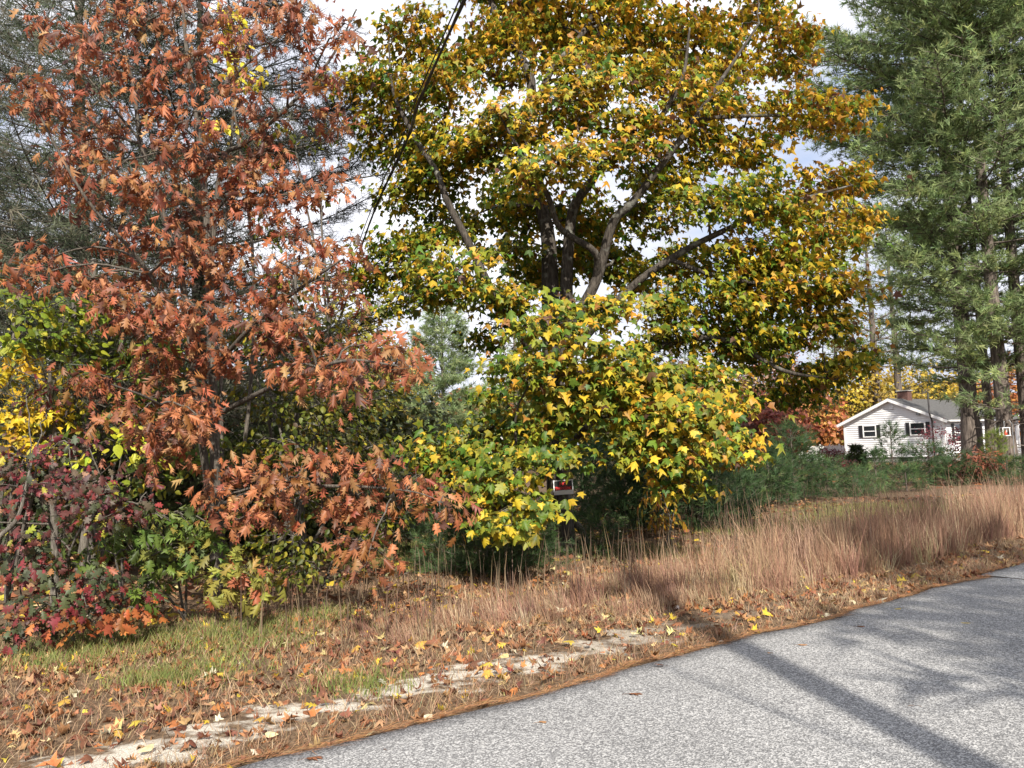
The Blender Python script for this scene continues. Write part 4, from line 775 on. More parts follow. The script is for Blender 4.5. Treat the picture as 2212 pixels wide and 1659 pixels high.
def house(name, label, O, A, W, Ln, eave, ridge, z_s, gb, board=0.15, front=True):
    """O: near corner; A: unit along the gable wall; the long walls run to A turned clockwise"""
    A = np.array(A) / np.linalg.norm(A); Bv = np.array([A[1], -A[0]]) if front else np.array([-A[1], A[0]])
    M = np.array([[A[0], Bv[0], 0], [A[1], Bv[1], 0], [0, 0, 1.0]]); Ow = np.array([O[0], O[1], 0.0])
    root = thing(name, label, 'house', (O[0], O[1], gb))
    def part(nm, mat, parent, *boxes):
        a = Acc()
        for lo, hi in boxes: a.box(lo, hi, (1, 1, 1), M, Ow)
        return build(nm, a, mat, parent)
    a = Acc(); pf = [(0, 0, z_s), (W, 0, z_s), (W, 0, eave), (W / 2, 0, ridge), (0, 0, eave)]
    for bb in (0.0, Ln):
        a.poly((np.array([(x, bb, z) for x, y, z in pf]) @ M.T) + Ow)
    for x in (0.0, W): a.poly((np.array([(x, 0, z_s), (x, Ln, z_s), (x, Ln, eave), (x, 0, eave)]) @ M.T) + Ow)
    wall = build('wall', a, WHITE, root)
    part('foundation', CONC, root, ((0.05, 0.05, gb - 0.3), (W - 0.05, Ln - 0.05, z_s)))
    def board_mesh(x0, x1, x2, x3, z, h, along_b=False):
        # a lap board: bottom edge proud, top edge tucked in; x0..x1 bottom ends, x2..x3 top ends
        b0, b1 = -0.048, -0.004
        v = [(x0, b0, z), (x1, b0, z), (x3, b1, z + h), (x2, b1, z + h), (x0, 0.01, z), (x1, 0.01, z)]
        if along_b: v = [(y, x, zz) for x, y, zz in v]
        a = Acc(); a.add(np.array(v) @ M.T + Ow, [[0, 1, 2], [0, 2, 3], [0, 4, 5], [0, 5, 1]], (1, 1, 1)); return a
    z = z_s
    while z < ridge - 0.1:
        h = board; ln_ = lambda zz: 0 if zz < eave else (zz - eave) / (ridge - eave) * W / 2
        i0, i1 = ln_(z), min(ln_(z + h), W / 2 - 0.01)
        build('siding_board', board_mesh(i0, W - i0, i1, W - i1, z, h), WHITE, wall); z += board
    z = z_s
    while z < eave - 0.05: build('siding_board', board_mesh(0, Ln, 0, Ln, z, board, True), WHITE, wall); z += board
    part('corner_trim', TRIM, root, ((-0.062, -0.062, z_s), (0.07, 0.07, eave - 0.02))); part('corner_trim', TRIM, root, ((W - 0.07, -0.062, z_s), (W + 0.062, 0.07, eave - 0.02)))
    sl = (ridge - eave) / (W / 2); oh, og = 0.38, 0.32
    roof = None
    for sgn in (0, 1):
        X = lambda x: x if not sgn else W - x
        a = Acc(); ze = eave - sl * oh
        top = np.array([(X(-oh), -og, ze + 0.10), (X(W / 2), -og, ridge + 0.10), (X(W / 2), Ln + og, ridge + 0.10), (X(-oh), Ln + og, ze + 0.10)]); bot = top - [0, 0, 0.085]
        v = np.vstack([top, bot]); q = [[0, 1, 2, 3], [7, 6, 5, 4], [0, 4, 5, 1], [1, 5, 6, 2], [2, 6, 7, 3], [3, 7, 4, 0]]
        a.add(v @ M.T + Ow, [t for a_ in q for t in ((a_[0], a_[1], a_[2]), (a_[0], a_[2], a_[3]))], (1, 1, 1)); rf = build('roof', a, ROOF, root); roof = roof or rf
        a = Acc(); r0, r1 = (X(-oh), ze), (X(W / 2), ridge)
        v = np.array([(r0[0], -og - 0.03, r0[1] + 0.07), (r1[0], -og - 0.03, r1[1] + 0.07), (r1[0], -og - 0.03, r1[1] - 0.13), (r0[0], -og - 0.03, r0[1] - 0.13)]); v = np.vstack([v, v + [0, og * 0.98, 0]])
        q = [[0, 1, 2, 3], [3, 2, 6, 7], [0, 4, 5, 1]]
        a.add(v @ M.T + Ow, [t for a_ in q for t in ((a_[0], a_[1], a_[2]), (a_[0], a_[2], a_[3]))], (1, 1, 1)); build('rake_board', a, TRIM, root)
        e0_, e1_ = sorted((X(-oh - 0.09), X(-oh + 0.02)))
        part('gutter', TRIM, root, ((e0_, -og, ze - 0.04), (e1_, Ln + og, ze + 0.06)))
    def window(x0, x1, z0, z1, shut=0.0, along_b=False, sash=True):
        sw = (lambda lo, hi: ((lo[1], lo[0], lo[2]), (hi[1], hi[0], hi[2]))) if along_b else (lambda lo, hi: (lo, hi))
        f = 0.07
        fr = part('window', TRIM, root, sw((x0 - f, -0.105, z0 - f), (x1 + f, -0.012, z0)), sw((x0 - f, -0.105, z1), (x1 + f, -0.012, z1 + f)), sw((x0 - f, -0.104, z0), (x0, -0.012, z1)), sw((x1, -0.104, z0), (x1 + f, -0.012, z1)))
        zm = (z0 + z1) / 2
        if sash: part('meeting_rail', TRIM, fr, sw((x0, -0.082, zm - 0.03), (x1, -0.052, zm + 0.03)))
        for za, zb, d in ((z0, zm - 0.03, 0.0), (zm + 0.03, z1, 0.004)): part('pane', GLASS, fr, sw((x0, -0.060 - d, za), (x1, -0.052, zb)))
        if shut:
            for s0, s1 in ((x0 - f - shut - 0.03, x0 - f - 0.03), (x1 + f + 0.03, x1 + f + 0.03 + shut)):
                sh = part('shutter', DARK, fr, sw((s0, -0.085, z0 - f), (s1, -0.049, z1 + f)))
                nsl = 9; hh = (z1 - z0 + 2 * f - 0.1) / nsl
                part('shutter_slats', DARK, sh, *[sw((s0 + 0.05, -0.094, z0 - f + 0.05 + i_ * hh), (s1 - 0.05, -0.085, z0 - f + 0.05 + i_ * hh + hh * 0.7)) for i_ in range(nsl)])
        return fr
    return root, part, window, M, Ow, roof
A_ = (HL - HR); W_ = float(np.linalg.norm(A_)); A_ = A_ / W_; Bn = np.array([-A_[1], A_[0]])   # Bn points out of the gable wall, towards the viewer's left
def wloc(zx, zy):
    u, v = (2400 + zx / 3.687) * 0.7373, (1100 + zy / 3.687) * 0.7373; d = ray(u, v)
    k = ((HR @ Bn)) / (d[:2] @ Bn); P = d * k + np.array([0, 0, EYE]); return float((P[:2] - HR) @ A_), float(P[2])
root, part, window, Mh, Oh, roof = house('white_house', 'white sided single-storey house with black shutters behind the pines', HR, A_, W_, 13.5, 2.50, 3.98, 0.02, float(gz(26.0, 53.0)))
for (zx0, zx1, zy0, zy1, s0, s1) in ((492, 607, 545, 660, 432, 478), (1000, 1138, 512, 638, 938, 985)):
    xa, za = wloc(zx0, zy1); xb, zb = wloc(zx1, zy0); sh = abs(wloc(s0, zy0)[0] - wloc(s1, zy0)[0]); window(min(xa, xb), max(xa, xb), za, zb, sh * 0.8)
xa, za = wloc(760, 368); xb, zb = wloc(805, 322)
lv = part('gable_vent', TRIM, root, ((min(xa, xb), -0.08, za), (max(xa, xb), -0.049, zb)))
part('louvre', WHITE, lv, *[((min(xa, xb) + 0.04, -0.095, za + 0.03 + i_ * 0.075), (max(xa, xb) - 0.04, -0.08, za + 0.075 + i_ * 0.075)) for i_ in range(max(1, int((zb - za - 0.05) / 0.075)))])
xa, za = wloc(1057, 428); part('meter_box', METAL, root, ((xa - 0.22, -0.16, za), (xa, -0.049, za + 0.24)))
xa, za = wloc(1222, 400); a = Acc(); a.tube(np.array([(xa, -0.16, -0.3), (xa, -0.16, 2.4), (xa, -0.46, 2.9), (xa, -0.46, 4.3)]) @ Mh.T + Oh, 0.055, 8, cap=True); build('service_mast', a, plain_mat('dark_pipe', (0.06, 0.055, 0.055), 0.6), root)
for x0 in (W_ - 1.95, W_ - 4.6): part('basement_window', GLASS, root, ((x0, 0.03, -0.26), (x0 + 0.9, 0.06, -0.04)))
ch = part('chimney', BRICK, roof, ((W_ / 2 - 0.35, 2.0, 3.6), (W_ / 2 + 0.35, 2.7, 4.6))); part('chimney_cap', CONC, roof, ((W_ / 2 - 0.42, 1.93, 4.6), (W_ / 2 + 0.42, 2.77, 4.67)))
for x0, wd in ((1.6, 1.0), (4.3, 1.6), (9.6, 1.1)): window(x0, x0 + wd, 0.95, 2.1, 0.32, True)
dr = part('door', plain_mat('dark_red_door', (0.16, 0.03, 0.03), 0.5), root, ((-0.08, 7.2, 0.05), (-0.049, 8.1, 2.1))); part('handle', METAL, dr, ((-0.13, 7.28, 1.0), (-0.08, 7.34, 1.12)))
for b0 in (8.9, 11.2, 13.2): part('porch_post', TRIM, root, ((-1.5, b0, -0.3), (-1.36, b0 + 0.14, 2.25)))
part('porch_roof', ROOF, root, ((-1.75, 8.7, 2.26), (-0.05, 13.6, 2.36))); part('porch_deck', CONC, root, ((-1.6, 8.8, -0.5), (-0.06, 13.5, -0.06)))

# second white house, seen through the maple leaves
A2 = np.array([-1.0, 0.12]); O2 = at(1072, 960, 46)[:2]
root2, part2, window2, M2, O2w, roof2 = house('white_house', 'white sided house half hidden behind the maple leaves, left of its trunk', O2, A2, 5.2, 9.0, 2.3, 3.45, 0.1, float(gz(O2[0], O2[1])), 0.17)
window2(0.9, 1.8, 1.0, 2.1); window2(3.9, 4.8, 1.0, 2.1)

# low white fence left of the house
fr_ = thing('white_fence', 'low bright white panel fence left of the house behind the maroon shrub', 'fence', at(1712, 1000, 58) * [1, 1, 0] + [0, 0, -0.36])
f0, f1 = at(1712, 980, 60), at(1835, 970, 57.5); nf_ = 6
for k in range(nf_):
    p0 = f0 + (f1 - f0) * k / nf_; p1 = f0 + (f1 - f0) * (k + 1) / nf_; d_ = unit((p1 - p0)[None, :2])[0]; Lk = np.linalg.norm((p1 - p0)[:2])
    Mf = np.array([[d_[0], -d_[1], 0], [d_[1], d_[0], 0], [0, 0, 1]]); Of = np.array([p0[0], p0[1], 0])
    a = Acc(); a.box((0.05, -0.02, -0.28), (Lk - 0.05, 0.02, 0.88), (1, 1, 1), Mf, Of); build('panel', a, TRIM, fr_)
    a = Acc(); a.box((-0.05, -0.05, -0.4), (0.05, 0.05, 1.0), (1, 1, 1), Mf, Of); build('post', a, TRIM, fr_)

# shrubs near the house
def gbush(name, label, u, v, Y, H, rad, seed, cols, n, size, **kw):
    b = at(u, v, Y); b[2] = gz(b[0], b[1]); return crown_tree(name, label, b, H, rad, seed, cols, n, size, cat=kw.pop('cat', 'shrub'), **kw)
gbush('maroon_garden_shrub', 'dark maroon shrub in front of the white fence left of the house', 1795, 1000, 44, 1.55, 1.25, 301, ([(0.14, 0.02, 0.035), (0.22, 0.04, 0.05), (0.09, 0.02, 0.03)], [3, 2, 2]), 1300, 0.11, stems=5, r0=0.02, cz=.5, rz=.5, bare=0.5)
gbush('pink_shrub', 'small pink-red shrub low at the left corner of the house', 1822, 1010, 40, 0.8, 0.7, 302, ([(0.42, 0.12, 0.12), (0.36, 0.08, 0.09)], [1, 1]), 420, 0.09, stems=3, r0=0.015)
gbush('red_twig_shrub', 'thin reddish half-bare shrub under the right window of the house', 2030, 1000, 43, 2.3, 1.4, 303, ([(0.28, 0.05, 0.07), (0.22, 0.06, 0.07)], [1, 1]), 420, 0.10, stems=6, r0=0.02, bare=1.0, cz=.55)
gbush('red_twig_shrub', 'sparse crimson sapling against the thick pine trunk', 2090, 1000, 36, 2.4, 0.8, 304, ([(0.32, 0.05, 0.06), (0.26, 0.06, 0.06)], [1, 1]), 260, 0.10, stems=3, r0=0.02, bare=0.7)
b_ = at(1853, 1008, 42); b_[2] = gz(b_[0], b_[1])
conifer('dwarf_conifer', 'dense dark olive conical shrub at the left corner of the house', b_, 1.45, 0.05, 0.55, 305, [tuft(12, 0.14, 0.03, 1.2, 20)], step=0.13, per=8, sub_gap=0.14, tuft_gap=0.09, e0=0.2, cols=([(0.05, 0.075, 0.02), (0.085, 0.10, 0.025), (0.03, 0.045, 0.015)], [3, 2, 2]), r0=0.05, cat='shrub', tuft_from=0.25, profile=lambda f: (1 - f) ** 0.55)
gbush('rust_fern_clump', 'rust-red dead fern clump at the foot of the pine trunks', 2112, 1045, 24, 0.95, 0.75, 306, ([(0.28, 0.09, 0.05), (0.36, 0.15, 0.08), (0.20, 0.07, 0.05)], [2, 1, 2]), 1500, 0.13, stems=8, r0=0.01, tpl=LANCE, leaf_mat=DRYLEAF)
gbush('tan_stalk_clump', 'clump of pale tan dead stalks right of the rust fern', 2136, 1030, 24.5, 1.0, 0.35, 307, ([(0.34, 0.24, 0.16), (0.28, 0.18, 0.12)], [2, 1]), 260, 0.16, stems=14, r0=0.008, tpl=LANCE, leaf_mat=DRYLEAF, cat='dead plant')

# hanging feeder by the pines
fb = at(2174, 975, 29.5); gzf = float(gz(fb[0], fb[1])); fd = thing('bird_feeder', 'small white framed feeder with a red jar among the pine trunks', 'bird feeder', (fb[0], fb[1], gzf))
a = Acc(); a.tube([(fb[0] + 0.3, fb[1], gzf - 0.1), (fb[0] + 0.3, fb[1], 1.85), (fb[0] + 0.2, fb[1], 2.0), (fb[0], fb[1], 1.95), (fb[0], fb[1], 1.72)], 0.012, 6); build('hook_pole', a, METAL, fd, True)
a = Acc()
for sx in (-0.13, 0.13):
    for sy in (-0.1, 0.1): a.box((fb[0] + sx - 0.012, fb[1] + sy - 0.012, 1.42), (fb[0] + sx + 0.012, fb[1] + sy + 0.012, 1.70))
a.box((fb[0] - 0.15, fb[1] - 0.12, 1.40), (fb[0] + 0.15, fb[1] + 0.12, 1.425)); a.box((fb[0] - 0.15, fb[1] - 0.12, 1.70), (fb[0] + 0.15, fb[1] + 0.12, 1.725)); build('frame', a, TRIM, fd)
a = Acc(); zz = np.linspace(0, 1, 8); a.tube(np.column_stack([np.full(8, fb[0] + 0.03), np.full(8, fb[1]), 1.428 + 0.17 * zz]), [0.05, 0.055, 0.055, 0.055, 0.05, 0.035, 0.03, 0.03], 10, cap=True); build('jar', a, plain_mat('red_plastic', (0.45, 0.05, 0.03), 0.4), fd, True)

# ------------------------------------------------------------------ young pines
YP = [  # u, v of base, height, radius, depth override, palette key, label
    (1052, 1243, 1.25, 0.75, None, 0, 'dense dark young pine at the grass edge, left of the maple trunk'), (955, 1236, 0.85, 0.5, None, 1, 'small pale green young pine left of the dense dark one'),
    (1150, 1225, 0.6, 0.5, None, 1, 'low pine seedling between the dense young pine and the maple trunk'), (1300, 1205, 0.6, 0.42, None, 0, 'tiny pine seedling just right of the maple trunk base'),
    (1345, 1170, 1.7, 0.95, 15.0, 0, 'shaded young pine behind the sign, right of the maple trunk'), (1425, 1165, 1.6, 1.0, 14.4, 0, 'shaded bushy young pine behind the orange sumac'), (1510, 1160, 1.5, 0.95, 14.2, 0, 'dark young pine at the left end of the tall grass'),
    (1260, 1130, 2.2, 1.1, 17.5, 0, 'taller shaded young pine straight behind the maple trunk'), (880, 1180, 1.7, 0.9, 14.5, 0, 'dark young pine below the rust oak sprays'), (990, 1160, 1.8, 0.95, 15.5, 0, 'dark young pine behind the low maple branch'),
    (1610, 1110, 1.15, 0.95, 19, 0, 'broad bushy young pine at the left of the row behind the grass'), (1718, 1100, 2.0, 0.95, 20, 0, 'tallest young pine of the row, its leader above the white fence'), (1790, 1092, 1.05, 0.95, 21, 0, 'bushy young pine right of the tall leader'),
    (1665, 1105, 1.1, 0.9, 18.5, 0, 'low young pine between the two bushy ones'), (1855, 1085, 0.7, 0.7, 22, 1, 'light green sunlit young pine below the conical shrub'), (1932, 1050, 2.05, 0.62, 26, 0, 'slim young pine standing before the left house window'), (1895, 1062, 1.25, 0.5, 25, 0, 'short young pine left of the slim one'),
    (2012, 1060, 1.4, 0.85, 25, 0, 'wide young pine before the right half of the house'), (2068, 1062, 1.0, 0.8, 24, 0, 'young pine below the thick pine trunk'), (2154, 1016, 1.75, 0.6, 29, 2, 'yellow-green young conifer between the pine trunks'),
    (2180, 1062, 0.9, 0.8, 23, 0, 'dark low young pine at the right edge behind the grass'), (1960, 1078, 0.7, 0.7, 22, 1, 'low young pine behind the grass below the slim one'), (1570, 1135, 1.0, 0.8, 16.5, 0, 'young pine hugging the left end of the row')]
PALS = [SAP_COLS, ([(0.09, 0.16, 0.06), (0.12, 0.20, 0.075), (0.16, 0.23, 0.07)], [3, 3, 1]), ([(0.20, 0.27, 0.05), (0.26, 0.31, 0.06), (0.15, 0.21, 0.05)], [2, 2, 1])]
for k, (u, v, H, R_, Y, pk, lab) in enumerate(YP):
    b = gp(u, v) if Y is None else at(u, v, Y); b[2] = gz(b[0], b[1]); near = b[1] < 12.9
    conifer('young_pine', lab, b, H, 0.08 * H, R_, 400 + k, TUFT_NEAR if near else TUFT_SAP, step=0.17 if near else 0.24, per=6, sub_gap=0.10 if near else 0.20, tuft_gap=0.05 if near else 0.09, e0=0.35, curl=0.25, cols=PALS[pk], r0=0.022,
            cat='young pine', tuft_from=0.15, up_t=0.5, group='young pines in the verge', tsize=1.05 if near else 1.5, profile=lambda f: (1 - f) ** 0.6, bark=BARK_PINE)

# ------------------------------------------------------------------ sign on the maple, leaning dead wood
RED = plain_mat('red_print', (0.62, 0.03, 0.03), 0.5); SIGNBLK = plain_mat('black_sign_print', (0.012, 0.012, 0.013), 0.4)
sc = at(1215, 1051, 12.2); sc[1] -= 0.205
sg = thing('no_trespassing_sign', 'black NO TRESPASSING sign with red letters and white border nailed to the maple', 'sign', sc)
th = math.radians(2.0); Ms = np.array([[math.cos(th), 0, -math.sin(th)], [0, 1, 0], [math.sin(th), 0, math.cos(th)]])
def sbox(nm, mat, lo, hi):
    a = Acc(); a.box(lo, hi, (1, 1, 1), Ms, sc); return build(nm, a, mat, sg)
sbox('border', TRIM, (-0.152, 0.0, -0.112), (0.152, 0.004, 0.112)); sbox('panel', SIGNBLK, (-0.136, -0.003, -0.045), (0.136, 0.0, 0.098)); sbox('writing_box', TRIM, (-0.13, -0.003, -0.098), (0.13, 0.0, -0.053))
for txt, zc, sz, wmax in (('NO', 0.030, 0.072, 0.11), ('TRESPASSING', -0.038, 0.068, 0.25)):
    cu = bpy.data.curves.new('lettering', 'FONT'); cu.body = txt; cu.size = sz; cu.align_x = 'CENTER'; cu.offset = 0.0022; cu.extrude = 0.0004
    tmp = bpy.data.objects.new('lettering', cu); C.objects.link(tmp); bpy.context.view_layer.update()
    lme = bpy.data.meshes.new_from_object(tmp.evaluated_get(bpy.context.evaluated_depsgraph_get())); bpy.data.objects.remove(tmp)
    lme.materials.clear(); lme.materials.append(RED); ob = bpy.data.objects.new('lettering', lme); C.objects.link(ob); bpy.context.view_layer.update()
    sx = wmax / max(1e-3, ob.dimensions.x); ob.parent = sg
    ob.matrix_local = Matrix.Translation(Vector(Ms @ np.array([0, -0.0042, zc]))) @ Matrix.Rotation(-th, 4, 'Y') @ Matrix.Rotation(PI / 2, 4, 'X') @ Matrix.Diagonal((sx, 1.0, 1.0, 1.0))
a_ = Acc(); P_ = np.array([at(1214, 1120, 12.35), at(1240, 1128, 12.3), at(1258, 1150, 12.2), at(1272, 1178, 12.1)]); P_[-1, 2] = gz(P_[-1, 0], P_[-1, 1]) - 0.02
a_.tube(smooth_line(P_, 4), np.linspace(0.07, 0.05, 13), 8, cap=True); tag(build('leaning_log', a_, BARK_GREY, None, True, origin=P_[-1]), 'short weathered log leaning against the right side of the maple base', 'log')

# ------------------------------------------------------------------ utility pole behind the viewer and its cables
WOODP = bark_mat('creosoted_pole_wood', (0.06, 0.045, 0.035), (0.16, 0.125, 0.10), 6.0); CABLE = plain_mat('black_cable', (0.012, 0.012, 0.013), 0.5)
def pole(label, x, y, H, r):
    z0 = float(gz(np.array(x), np.array(y))); pr = thing('utility_pole', label, 'utility pole', (x, y, z0))
    a = Acc(); a.tube(np.array([(x, y, z0 - 0.3), (x, y, H * 0.5), (x, y, H)]), [r, r * 0.88, r * 0.75], 14, cap=True); build('shaft', a, WOODP, pr, True)
    a = Acc(); a.box((x - 0.9, y - 0.06, H - 0.9), (x + 0.9, y + 0.06, H - 0.78)); build('crossarm', a, WOODP, pr); return pr
PX, PY = 3.79, -5.0
pole('wooden utility pole standing across the road', PX, PY, 11.2, 0.165); pole('slender wooden pole deep in the thicket carrying the cable end', -8.2, 31.5, 6.0, 0.11)
def cable(nm, label, pts, r, twist=0.0):
    P = smooth_line(np.array(pts, float), 14); a = Acc()
    if twist:
        ph = np.cumsum(np.r_[0, np.linalg.norm(np.diff(P, axis=0), axis=1)]) * 9.0
        for k in range(2): a.tube(P + twist * np.column_stack([np.cos(ph + k * PI), np.zeros(len(P)), np.sin(ph + k * PI)]), r, 6)
    else: a.tube(P, r, 6)
    tag(build(nm, a, CABLE, None, True, origin=P[0]), label, 'cable')
cable('service_cable', 'thick black twisted overhead cable crossing in front of the maple', [(PX, PY, 6.0), at(1003, 0, 5.0), at(880, 300, 7.4), at(792, 500, 10.0), at(728, 700, 17.0), (-8.2, 31.5, 5.3)], 0.0105, 0.008)
cable('thin_cable', 'thin black overhead cable running beside the thicker one', [(PX, PY, 6.25), at(992, 0, 5.1), at(872, 290, 7.4), at(784, 500, 10.1), at(722, 690, 17.0), (-8.2, 31.5, 5.5)], 0.006)

# trees across the road and beyond the right edge, which shade the road and the house
for k, (x, y, H, cb, R_, lab) in enumerate(((8.7, -6.0, 17, 6.0, 4.0, 'roadside pine across the road behind the viewer'), (14.0, -4.0, 18, 5, 4.2, 'second pine across the road, farther right'), (20.5, 2.0, 18, 4, 4.2, 'third pine across the road beyond the right edge'), (39, 36, 21, 3, 4.8, 'pine beyond the right edge beside the house front'), (30.6, 35.5, 19, 5, 2.4, 'thin pine right outside the picture before the house'))):
    b = np.array([x, y, float(gz(np.array(x), np.array(y)))])
    conifer('white_pine', lab, b, H, cb, R_, 500 + k, TUFT_VFAR, step=1.5 if k == 4 else (0.8 if k == 0 else 1.0), per=5, sub_gap=0.55, tuft_gap=0.25, r0=0.2, group='tall white pines', tsize=1.7)

# ------------------------------------------------------------------ ground cover
g = np.random.default_rng(77)
def blades(name, label, X, Y_, h, lean, wd, cols, cat='grass', mat=GRASS, seg=2, head=0.0):
    k = len(X); Z = gz(X, Y_); a = g.uniform(0, 2 * PI, k)
    d = lean if lean.ndim == 2 else np.column_stack([np.cos(a), np.sin(a), np.zeros(k)]) * (lean * h)[:, None]
    base = np.column_stack([X, Y_, Z - 0.01]); sd = unit(np.column_stack([g.normal(size=k), g.normal(size=k) * 0.3, np.zeros(k)])) * wd[:, None] * 0.5
    up = np.column_stack([np.zeros(k), np.zeros(k), h]); p1 = base + up * 0.55 + d * 0.35; p2 = base + up * g.uniform(0.9, 1.05, (k, 1)) + d
    V = np.stack([base - sd, base + sd, p1 - sd * (0.8 + head), p1 + sd * (0.8 + head), p2], 1); Fc = np.array([[0, 1, 3], [0, 3, 2], [2, 3, 4]])
    acc = Acc(); acc.add(V.reshape(-1, 3), (Fc[None] + (np.arange(k) * 5)[:, None, None]).reshape(-1, 3), np.repeat(cols, 5, 0)); 
    o = build(name, acc, mat, kind='stuff'); tag(o, label, cat); return o
# tall tussocks of dry bluestem
s_ = np.concatenate([g.uniform(-1.1, 2.6, 190), g.uniform(2.2, 12, 540), g.uniform(10, 34, 380)]); n_t = len(s_)
pmin = np.interp(s_, [-1.2, 0.5, 2, 3.5, 6, 10, 30], [1.9, 1.45, 1.1, 0.85, 0.85, 1.2, 1.5]); pmax = np.interp(s_, [-1.2, 0, 2, 3, 6, 12, 30], [2.5, 2.6, 2.6, 2.5, 2.3, 2.5, 3.6])
p_ = pmin + (pmax - pmin) * g.random(n_t) ** 1.1
hs = np.interp(s_, [-1.2, 0.5, 2, 3.2, 4.5, 7, 12, 34], [0.16, 0.20, 0.24, 0.37, 0.52, 0.58, 0.56, 0.56]) * np.clip(g.normal(1, 0.24, n_t), 0.4, 1.6) * np.where(p_ - pmin < 0.3, 0.75, 1)
per_t = 36; S_, P_ = np.repeat(s_, per_t), np.repeat(p_, per_t); k = len(S_); rad = 0.02 + 0.09 * g.random(k) ** 1.5
a = g.uniform(0, 2 * PI, k); X0, Y0 = xy(S_, P_); dx, dy = np.cos(a) * rad, np.sin(a) * rad
h = np.repeat(hs, per_t) * np.clip(g.normal(0.75, 0.34, k), 0.12, 1.6); tc_ = pick(g, [(0.37, 0.23, 0.15), (0.42, 0.28, 0.18), (0.29, 0.16, 0.11), (0.50, 0.38, 0.25), (0.33, 0.18, 0.135), (0.38, 0.31, 0.16)], [3, 3, 2.6, 1.5, 2.4, 0.7], n_t, 0.1)
cl = np.repeat(tc_, per_t, 0) * g.uniform(0.7, 1.25, (k, 1))
ln2 = np.column_stack([dx / rad, dy / rad, np.zeros(k)]) * (h * np.abs(g.normal(0.2, 0.26, k)))[:, None] + np.array([-0.03, 0.0, 0])
cl = np.clip(cl * g.uniform(0.75, 1.2, (k, 1)), 0, 0.8)
blades('tall_dry_grass', 'tall tan and russet dry grass along the road edge', X0 + dx, Y0 + dy, h, ln2, g.uniform(0.0013, 0.0028, k) * (1 + 0.06 * Y0), cl, head=0.5)
# thin weed stalks standing above the grass
k = 520; s_ = g.uniform(-2, 9, k); p_ = g.uniform(1.6, 4.4, k); X0, Y0 = xy(s_, p_)
blades('weed_stalks', 'thin dark dead weed stalks standing in the dry grass', X0, Y0, g.uniform(0.4, 0.95, k) * np.interp(s_, [-2, 3, 6], [0.7, 0.9, 1.25]), np.full(k, 0.12), g.uniform(0.007, 0.011, k), pick(g, [(0.20, 0.14, 0.09), (0.14, 0.10, 0.07)], [1, 1], k), 'dead weeds')
# short dry grass over the verge
k = 72000; s_ = g.uniform(-8, 9, k); p_ = 0.12 + 4.5 * g.random(k) ** 1.3; X0, Y0 = xy(s_, p_)
bare_ = (np.abs(p_ - 0.6) < 0.26) & (s_ < 2.2) & (g.random(k) < 0.8); ok = ~bare_ & (wob(X0, Y0, 1.3) + g.normal(size=k) * 0.9 > -1.1)
X0, Y0 = X0[ok], Y0[ok]; k = len(X0)
blades('short_dry_grass', 'short matted dry grass among the fallen leaves', X0, Y0, g.uniform(0.03, 0.13, k), g.uniform(0.2, 1.6, k), g.uniform(0.0025, 0.005, k), pick(g, [(0.40, 0.27, 0.16), (0.32, 0.20, 0.12), (0.48, 0.36, 0.23), (0.22, 0.13, 0.08)], [3, 3, 2, 2], k))
# green grass patches
gp_c = [(1700, 1140, 1.2), (1820, 1120, 1.3), (2000, 1100, 1.5), (2150, 1095, 1.5), (300, 1400, 1.0), (220, 1390, 0.6), (560, 1370, 0.5), (120, 1440, 0.5), (430, 1460, 0.45), (330, 1480, 0.3), (700, 1340, 0.4), (900, 1190, 1.0), (850, 1220, 0.8), (1380, 1200, 0.8), (1480, 1210, 0.6), (780, 1490, 0.3), (500, 1400, 0.5), (1620, 1150, 0.9), (1900, 1100, 1.5), (2100, 1110, 1.5)]
X_, Y_, H_ = [], [], []
for u, v, r in gp_c:
    c = gp(u, v); kk = int(1500 * r); X_.append(c[0] + g.normal(size=kk) * r * 0.6); Y_.append(c[1] + g.normal(size=kk) * r * 0.45); H_.append(g.uniform(0.05, 0.16, kk))
X_, Y_, H_ = map(np.concatenate, (X_, Y_, H_)); ok = sp(X_, Y_)[1] > 0.5; X_, Y_, H_ = X_[ok], Y_[ok], H_[ok]; k = len(X_)
blades('green_grass', 'short green grass tufts at the foot of the shrubs', X_, Y_, H_, g.uniform(0.15, 0.9, k), g.uniform(0.003, 0.006, k), pick(g, [(0.16, 0.20, 0.05), (0.22, 0.24, 0.07), (0.11, 0.15, 0.04), (0.32, 0.28, 0.12)], [3, 3, 2, 1.5], k))

# fallen leaves
LIT = [(0.24, 0.10, 0.05), (0.32, 0.16, 0.075), (0.42, 0.25, 0.13), (0.17, 0.07, 0.045), (0.58, 0.42, 0.05), (0.58, 0.48, 0.22), (0.40, 0.15, 0.05), (0.56, 0.50, 0.36)]; LW = [5, 5, 3, 4, 1.0, 0.8, 1.6, 0.35]
CURLED = [oak_leaf((1.3, 0.7), twist=0.8), oak_leaf((-1.1, 0.8), twist=-0.7), oak_leaf((0.3, 0.1)), fan_leaf(MAPLE_R, bend=(1.0, 0.6)), fan_leaf(MAPLE_R, bend=(-0.7, 0.5))]
def litter_pts(k, s0, s1, p0, p1, pw=1.0):
    s = g.uniform(s0, s1, k); p = p0 + (p1 - p0) * g.random(k) ** pw; X, Y_ = xy(s, p)
    ok = ~((np.abs(p - 0.6) < 0.24) & (s < 2.0) & (g.random(k) < 0.5)); return X[ok], Y_[ok]
def leaf_frames(k, tilt): 
    return frames(np.array([0, 0, 1.0]) + rv(g, k) * np.array([tilt, tilt, 0.05]), rv(g, k) * np.array([1, 1, 0.15]), np.ones(k))
